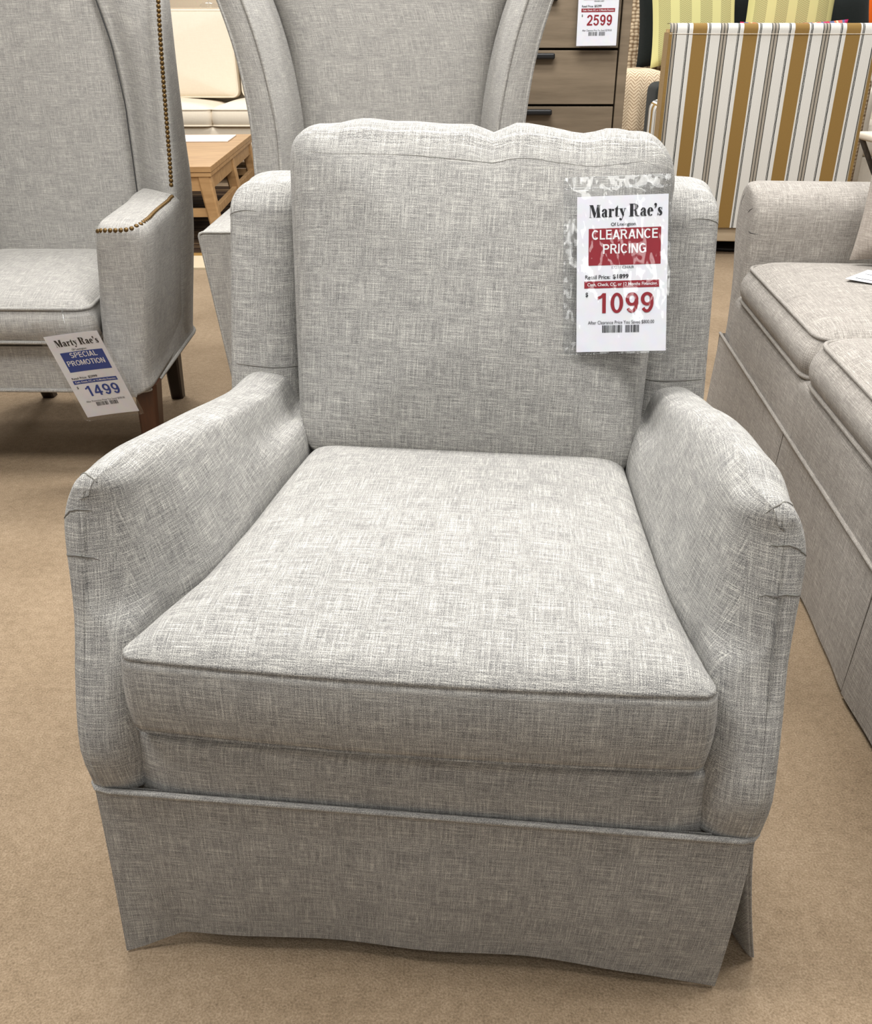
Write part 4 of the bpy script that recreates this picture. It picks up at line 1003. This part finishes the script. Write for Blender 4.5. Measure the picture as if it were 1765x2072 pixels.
def s_skirt(xs, xe, nm='front_skirt'):
    n = 40; rows = []
    for t in np.linspace(0, 1, 10):
        row = []
        for s in np.linspace(0, 1, n):
            x = xs + (xe - xs) * s
            edge = 0.010 * t * (math.exp(-(s * 9) ** 2) + math.exp(-((1 - s) * 9) ** 2))
            row.append((x, -0.016 - 0.004 * t - edge + 0.002 * math.sin(s * 14) * t, 0.258 - 0.247 * t))
        rows.append(row)
    mb = MB(); mb.grid(rows); B = np.array(rows); B2 = B.copy(); B2[..., 1] += 0.004; mb.grid(B2, flip=True); mb.grid([B[-1], B2[-1]]); mb.grid([B[:, 0], B2[:, 0]]); mb.grid([B[:, -1], B2[:, -1]])
    mb.build(nm, M_LINEN_C, S)
s_skirt(0.062, 0.838); s_skirt(0.844, 1.480); s_skirt(1.486, LEN)
mb = MB(); mb.grid([[(0.841 + dx, -0.006, 0.255) for dx in (-.05, .05)], [(0.841 + dx, -0.006, 0.02) for dx in (-.05, .05)]]); mb.grid([[(1.483 + dx, -0.006, 0.255) for dx in (-.05, .05)], [(1.483 + dx, -0.006, 0.02) for dx in (-.05, .05)]]); mb.build('pleat_backing', M_LINEN_C, S)
mb = MB(); P = [[(0.058 - 0.006 * t, y, 0.256 - 0.245 * t) for y in np.linspace(-0.018, 0.94, 16)] for t in np.linspace(0, 1, 8)]
mb.grid(P); B2 = np.array(P); B2[..., 0] += 0.004; mb.grid(B2, flip=True); mb.build('side_skirt', M_LINEN_C, S)
mb = MB(); mb.tube([(x, -0.0165, 0.2575) for x in np.linspace(0.060, LEN, 40)], 0.0045, 8); mb.build('welt', M_LINEN_C, S)

def soft_pillow(name, label, size, thick, M, mat, group=None, cat='pillow'):
    """knife-edge throw pillow with pinched corners"""
    w, h = size; n = 30; mb = MB()
    for sg in (1, -1):
        rows = []
        for v in np.linspace(-1, 1, n):
            row = []
            for u in np.linspace(-1, 1, n):
                px = 1 - 0.07 * (1 - abs(v) ** 2.2) if True else 1
                py = 1 - 0.07 * (1 - abs(u) ** 2.2)
                d = max(0, (1 - u ** 4)) ** 0.55 * max(0, (1 - v ** 4)) ** 0.55
                row.append((u * w / 2 * px, v * h / 2 * py, sg * thick / 2 * d))
            rows.append(row)
        mb.grid(rows, flip=sg < 0)
    o = mb.build(name, mat, None); o.matrix_world = M; return tag(o, label, cat, group)
bpy.context.view_layer.update()
SM = S.matrix_world.copy()
def at_sofa(p, n, up):
    n = Vector(n).normalized(); up = Vector(up); r = up.cross(n).normalized(); up = n.cross(r)
    m = Matrix(((r.x, up.x, n.x, p[0]), (r.y, up.y, n.y, p[1]), (r.z, up.z, n.z, p[2]), (0, 0, 0, 1))); return SM @ m
soft_pillow('throw_pillow', 'taupe linen throw pillow leaning in the corner of the sofa by its arm', (0.44, 0.44), 0.15, at_sofa((0.335, 0.455, 0.752), (0.90, -0.28, 0.34), (-0.34, 0.10, 0.93)), M_LINEN_P)
# folded white card lying on the first seat cushion
mb = MB(); cardM = SM @ Matrix.Translation((0.547, 0.272, 0.5400)) @ Matrix.Rotation(0.857, 4, 'Z')
mb.box((0, 0, 0), (0.19, 0.13, 0.0012)); 
card = mb.build('paper_card', M_PAPER, None, False); card.matrix_world = cardM; tag(card, 'white printed card lying flat on the sofa seat cushion', 'card')
for (a, b, c, d_) in ((-0.08, 0.08, 0.045, 0.048), (-0.08, -0.02, 0.012, 0.015), (0.0, 0.08, -0.02, -0.016), (-0.08, 0.05, -0.045, -0.041)):
    mb = MB(); mb.poly([(a, c, 0.0012), (b, c, 0.0012), (b, d_, 0.0012), (a, d_, 0.0012)]); mb.build('printed_line', M_INK, card, False)

# ------------------------------------------------------------------ striped chair seen from behind
K = empty('striped_chair', (1.637, 5.0, 0), -0.07, 'gold white and black striped swivel chair seen from the back', 'armchair')
kw = 0.497
def k_back():
    mb = MB(); x0 = 0.111   # stripe phase so that the gold bands sit where the photograph has them
    rows = []
    for z in np.linspace(0.15, 1.075, 16): rows.append([(x, 0.004 * math.cos(x * 3), z) for x in np.linspace(-kw, kw, 20)])
    for t in np.linspace(0, 1, 7)[1:]: rows.append([(x, 0.03 - 0.03 * math.cos(t * PI / 2) + 0.1 * max(0, t - 0.85), 1.075 + 0.036 * math.sin(t * PI / 2)) for x in np.linspace(-kw, kw, 20)])
    rows.append([(x, 0.15, 1.108) for x in np.linspace(-kw, kw, 20)])
    mb.grid(rows)
    base = len(mb.f)
    # UV straight from x so stripes run vertically
    mb.uv = [[(mb.v[i][0] + kw - x0 + 0.243 * 4, mb.v[i][2]) for i in f] for f in mb.f]
    return mb.build('backrest', M_STRIPE, K)
kb = k_back()
for s in (-1, 1):
    mb = MB(); A2 = []
    for z in np.linspace(0.15, 1.07, 12): A2.append([(s * (kw + 0.003), y, z) for y in np.linspace(0.004, 0.16, 6)])
    mb.grid(A2); mb.grid([[(s * (kw + 0.003), 0.0, z) for z in np.linspace(.15, 1.07, 12)], [(s * (kw - 0.012), -0.002, z) for z in np.linspace(.15, 1.07, 12)]]); mb.build('side_panel', M_GOLD, K)
    rounded_box('arm', M_STRIPE, K, (s * 0.425 - 0.06, 0.17, 0.14), (s * 0.425 + 0.06, 0.60, 0.74), 0.05)
mb = MB(); mb.box((0, 0.10, 0.62), (0.985, 0.12, 0.93)); mb.build('back_frame', M_GOLD, K)
mb = MB(); mb.tube([(x, -0.001, 1.064) for x in np.linspace(-kw, kw, 30)], 0.0013, 6); mb.build('seam', M_WHITE_F, kb)
rounded_box('seat_cushion', M_STRIPE, K, (-0.44, 0.15, 0.30), (0.44, 0.82, 0.48), 0.05)
rounded_box('plinth', M_PLINTH, K, (-0.47, 0.02, 0.075), (0.47, 0.80, 0.15), 0.006)
mb = MB(); mb.lathe([(0.001, 0.0), (0.30, 0.0), (0.30, 0.02), (0.06, 0.03), (0.06, 0.076), (0.001, 0.076)], (0, 0.42, 0)); mb.build('swivel_base', M_BLACK, K)

# ------------------------------------------------------------------ woven sofa with pillows behind the chest and striped chair
Bq = empty('woven_sofa', (2.05, 6.35, 0), 0.0, 'beige rope weave sofa behind the chest and striped chair', 'sofa')
rounded_box('backrest', M_BASKET, Bq, (-0.95, 0.62, 0.3), (0.72, 0.80, 1.36), 0.06)
rounded_box('arm', M_BASKET, Bq, (-0.93, 0.0, 0.1), (-0.68, 0.66, 0.84), 0.07)
rounded_box('arm', M_BASKET, Bq, (0.48, 0.0, 0.1), (0.72, 0.66, 0.84), 0.07)
rounded_box('seat_cushion', M_BASKET, Bq, (-0.70, -0.02, 0.25), (0.50, 0.64, 0.62), 0.06)
rounded_box('base', M_THROW, Bq, (-0.90, 0.02, 0.0), (0.70, 0.6, 0.28), 0.02)
def throw():
    prof = cr([(0.022, -0.012, 0.50), (-0.004, -0.014, 0.62), (-0.012, -0.010, 0.76), (0.0, 0.02, 0.842), (0.05, 0.10, 0.858), (0.05, 0.25, 0.856), (0.05, 0.45, 0.854)], 6)
    rows = []
    for k, x in enumerate(np.linspace(-0.945, -0.60, 26)):
        rows.append([(x + 0.004 * math.sin(k * 1.3 + j), p[1] - 0.007 + 0.006 * math.sin(k * 0.9) - 0.006, p[2] + 0.006 - 0.002 * math.cos(k * 0.9) - 0.25 * max(0, (x + 0.70) / 0.1) ** 2 * 0.1) for j, p in enumerate(prof)])
    mb = MB(); mb.grid(rows); o = mb.build('throw_blanket', M_CHEVRON, None); o.location = Bq.location
    o.modifiers.new('thickness', 'SOLIDIFY').thickness = 0.006
    tag(o, 'cream chevron knit throw draped over the woven sofa arm', 'blanket')
throw()
def face(x, y, z, yaw=0.0, tilt=0.15, roll=0.0):
    return Matrix.Translation((x, y, z)) @ Matrix.Rotation(yaw, 4, 'Z') @ Matrix.Rotation(PI / 2 - tilt, 4, 'X') @ Matrix.Rotation(roll, 4, 'Z')
G = 'pillows on the woven sofa'
soft_pillow('throw_pillow', 'black quilted pillow peeking out left of the green pillow on the woven sofa', (0.50, 0.50), 0.16, face(1.575, 6.83, 1.115, 0.0, 0.06, 0.06), M_BLACKF, G)
soft_pillow('throw_pillow', 'green herringbone striped pillow above the left end of the striped chair back', (0.56, 0.56), 0.18, face(1.63, 6.58, 1.165, 0.05, 0.10, 0.09), M_HERR, G)
soft_pillow('throw_pillow', 'black pillow between the two green herringbone pillows', (0.40, 0.50), 0.16, face(2.07, 6.83, 1.13, 0, 0.06, 0.02), M_BLACKF, G)
soft_pillow('throw_pillow', 'green herringbone striped pillow behind the red and blue plaid pillow', (0.58, 0.56), 0.16, face(2.235, 6.58, 1.18, 0, 0.1, -0.03), M_HERR, G)
soft_pillow('throw_pillow', 'red and blue plaid pillow just above the striped chair back', (0.66, 0.42), 0.16, face(2.19, 6.30, 0.925, 0, 0.15, 0.02), M_MULTI, G)
soft_pillow('throw_pillow', 'black pillow at the right end of the woven sofa pillows', (0.50, 0.50), 0.16, face(2.61, 6.80, 1.09, 0, 0.06, 0.20), M_BLACKF, G)
soft_pillow('throw_pillow', 'orange pillow at the far top right corner', (0.40, 0.40), 0.14, face(3.12, 7.375, 1.21, 0, 0.0, 0.0), M_ORANGE, G)

Nb = empty('black_ottoman', (1.52, 5.96, 0), 0.0, 'black upholstered ottoman edge showing between knit throw and striped chair', 'ottoman')
rounded_box('seat', M_BLACKF, Nb, (-0.205, 0.02, 0.08), (0.25, 0.34, 0.80), 0.05)
mb = MB()
for x in (-0.15, 0.2):
    for y in (0.08, 0.28): mb.box((x, y, 0.04), (0.04, 0.04, 0.085))
mb.build('feet', M_LEG_DARK, Nb)
# pale armchair and basket at the far right edge
Q = empty('pale_armchair', (3.30, 6.75, 0), 0.0, 'pale cream woven armchair glimpsed right of the striped chair', 'armchair')
rounded_box('seat_cushion', M_WHITE_F, Q, (-0.36, 0.0, 0.30), (0.36, 0.6, 0.50), 0.05)
rounded_box('arm', M_WHITE_F, Q, (-0.46, -0.02, 0.12), (-0.34, 0.62, 0.74), 0.04); rounded_box('arm', M_WHITE_F, Q, (0.34, -0.02, 0.12), (0.46, 0.62, 0.74), 0.04)
rounded_box('backrest', M_WHITE_F, Q, (-0.42, 0.55, 0.2), (0.42, 0.70, 1.00), 0.05)
rounded_box('base', M_WHITE_F, Q, (-0.40, 0.02, 0.0), (0.40, 0.6, 0.30), 0.02)
Bk = empty('side_table', (2.70, 5.75, 0), 0.0, 'small table with cream top and crossed grey wooden legs right of the striped chair', 'side table')
rounded_box('tabletop', M_CREAM, Bk, (-0.17, -0.17, 0.50), (0.17, 0.17, 0.545), 0.018)
M_GREYWOOD = wood('weathered_grey_wood', rgb(62, 58, 54), rgb(112, 106, 100), (30, 30, 5), 0.6, 0.2)
for (xa, xb, y) in ((-0.15, 0.15, -0.14), (0.15, -0.15, -0.12), (-0.15, 0.15, 0.14), (0.15, -0.15, 0.12)):
    mb = MB(); mb.tube([(xa, y, 0.51), (xb, y, 0.0)], 0.016, 8); mb.build('leg', M_GREYWOOD, Bk)
    
# ------------------------------------------------------------------ cream sofa, coffee table, rug at the far left
R_ = empty('area_rug', (-2.1, 4.70, 0), 0.0, 'dark brown striped rug with cream border under the coffee table', 'rug')
mb = MB(); mb.box((0, 1.55, 0.005), (2.6, 2.40, 0.010)); mb.build('field', M_RUG, R_, False)
mb = MB(); mb.box((0, 0.315, 0.0052), (2.6, 0.07, 0.0100)); mb.build('gold_band', flat('rug_gold', rgb(150, 116, 66), 0.95, 0.05), R_, False)
mb = MB(); mb.box((0, 0.14, 0.005), (2.6, 0.28, 0.010)); mb.build('border', flat('rug_cream', rgb(198, 182, 154), 0.95, 0.05), R_, False)

Tb = empty('coffee_table', (-1.215, 5.22, 0), 0.05, 'honey oak coffee table with splayed legs and lower stretchers', 'coffee table')
TX, TY = -1.25, 1.75     # extends left and back from its near right corner
mb = MB(); mb.box((TX / 2, TY / 2, 0.415), (-TX, TY, 0.030), bevel=0.003); top = mb.build('tabletop', M_OAK, Tb, False)
mb = MB(); mb.box((TX / 2, TY / 2, 0.388), (-TX - 0.006, TY - 0.006, 0.020), bevel=0.002); mb.build('edge_moulding', M_OAK, top, False)
mb = MB()
for y in (0.03, TY - 0.03): mb.box((TX / 2, y, 0.340), (-TX - 0.08, 0.025, 0.074))
for x in (-0.03, TX + 0.03): mb.box((x, TY / 2, 0.340), (0.025, TY - 0.08, 0.074))
mb.build('apron', M_OAK, Tb, False)
for (x, y) in ((-0.045, 0.045), (TX + 0.045, 0.045), (-0.045, TY - 0.045), (TX + 0.045, TY - 0.045), (-0.045, TY * .5)):
    sx = 1 if x > TX / 2 else -1
    tleg('leg', Tb, (x, y, 0.378), (x + sx * 0.055, y + (-0.01 if y < 0.5 else 0.01), 0.0115), 0.036, 0.030, M_OAK, 0)
mb = MB()
for y in (0.045, TY - 0.045): mb.box((TX / 2, y, 0.185), (-TX - 0.05, 0.028, 0.045), bevel=0.002)
for x in (-0.015, TX + 0.015): mb.box((x, TY / 2, 0.185), (0.028, TY - 0.1, 0.045), bevel=0.002)
mb.build('stretcher', M_OAK, Tb, False)
mb = MB(); mb.box((-0.40, 1.42, 0.4350), (0.62, 0.40, 0.009), bevel=0.004); tr_ = mb.build('serving_tray', M_MARBLE, None, False); tr_.location = Tb.location; tr_.rotation_euler = (0, 0, 0.05)
tag(tr_, 'flat white tray lying on the oak coffee table', 'tray')

Cs = empty('cream_sofa', (-2.0, 7.60, 0), 0.0, 'cream linen sofa behind the oak coffee table', 'sofa')
for x0, x1 in ((-1.15, 0.272), (0.280, 1.0)):
    oc = outline([(x0, 0.0), (x1, 0.0), (x1, 0.78), (x0, 0.78)], [0.06] * 4, 6, 14)
    cushion('seat_cushion', M_CREAM, Cs, oc, 0.135, 0.05, 0.004, 0.012, lambda p: (p[0], p[1], p[2] + 0.485), piping=0.006, seam=False, expo=2.6)
for x0, x1 in ((-1.15, 0.385), (0.425, 1.0)):
    oc = outline([(x0, 0.0), (x1, 0.0), (x1 - 0.03, 0.62), (x0, 0.62)], [0.05] * 4, 6, 14)
    cushion('back_cushion', M_CREAM, Cs, oc, 0.17, 0.05, 0.01, 0.014, lambda p: (p[0], 0.66 + p[1] * 0.12 - p[2], 0.60 + p[1] * 0.99), piping=0.006, seam=False, expo=2.6)
rounded_box('backrest', M_CREAM, Cs, (-1.2, 0.76, 0.15), (1.05, 0.96, 1.21), 0.05)
rounded_box('base', M_CREAM, Cs, (-1.2, 0.02, 0.16), (1.05, 0.9, 0.42), 0.03)
rounded_box('arm', M_CREAM, Cs, (1.0, -0.02, 0.16), (1.2, 0.9, 0.72), 0.06)
for x in (-1.1, 1.1):
    for y in (0.08, 0.82): tleg('leg', Cs, (x, y, 0.165), (x, y, 0), 0.03, 0.025, M_LEG_DARK, 0)

cn = empty('console_table', (-2.0, 8.95, 0), 0.0, 'pale console cabinet behind the cream sofa', 'console table')
mb = MB(); mb.box((0, 0, 1.225), (1.9, 0.42, 0.04), bevel=0.004); mb.build('tabletop', M_CONSOLE, cn, False)
mb = MB(); mb.box((0, 0, 0.6025), (1.8, 0.36, 1.205), bevel=0.004); mb.build('cabinet', M_CONSOLE, cn, False)
gl = empty('glass_candlestick', (-1.925, 8.86, 1.245), 0.0, 'clear glass candlestick standing behind the cream sofa', 'candlestick')
mb = MB(); mb.lathe([(0.001, 0.0), (0.070, 0.0), (0.078, 0.01), (0.075, 0.028), (0.05, 0.042), (0.018, 0.05), (0.001, 0.052)]); mb.build('base', M_FILM, gl)
mb = MB(); mb.lathe([(0.006, 0.045), (0.006, 0.30), (0.001, 0.302)], seg=12); mb.build('stem', M_FILM, gl)
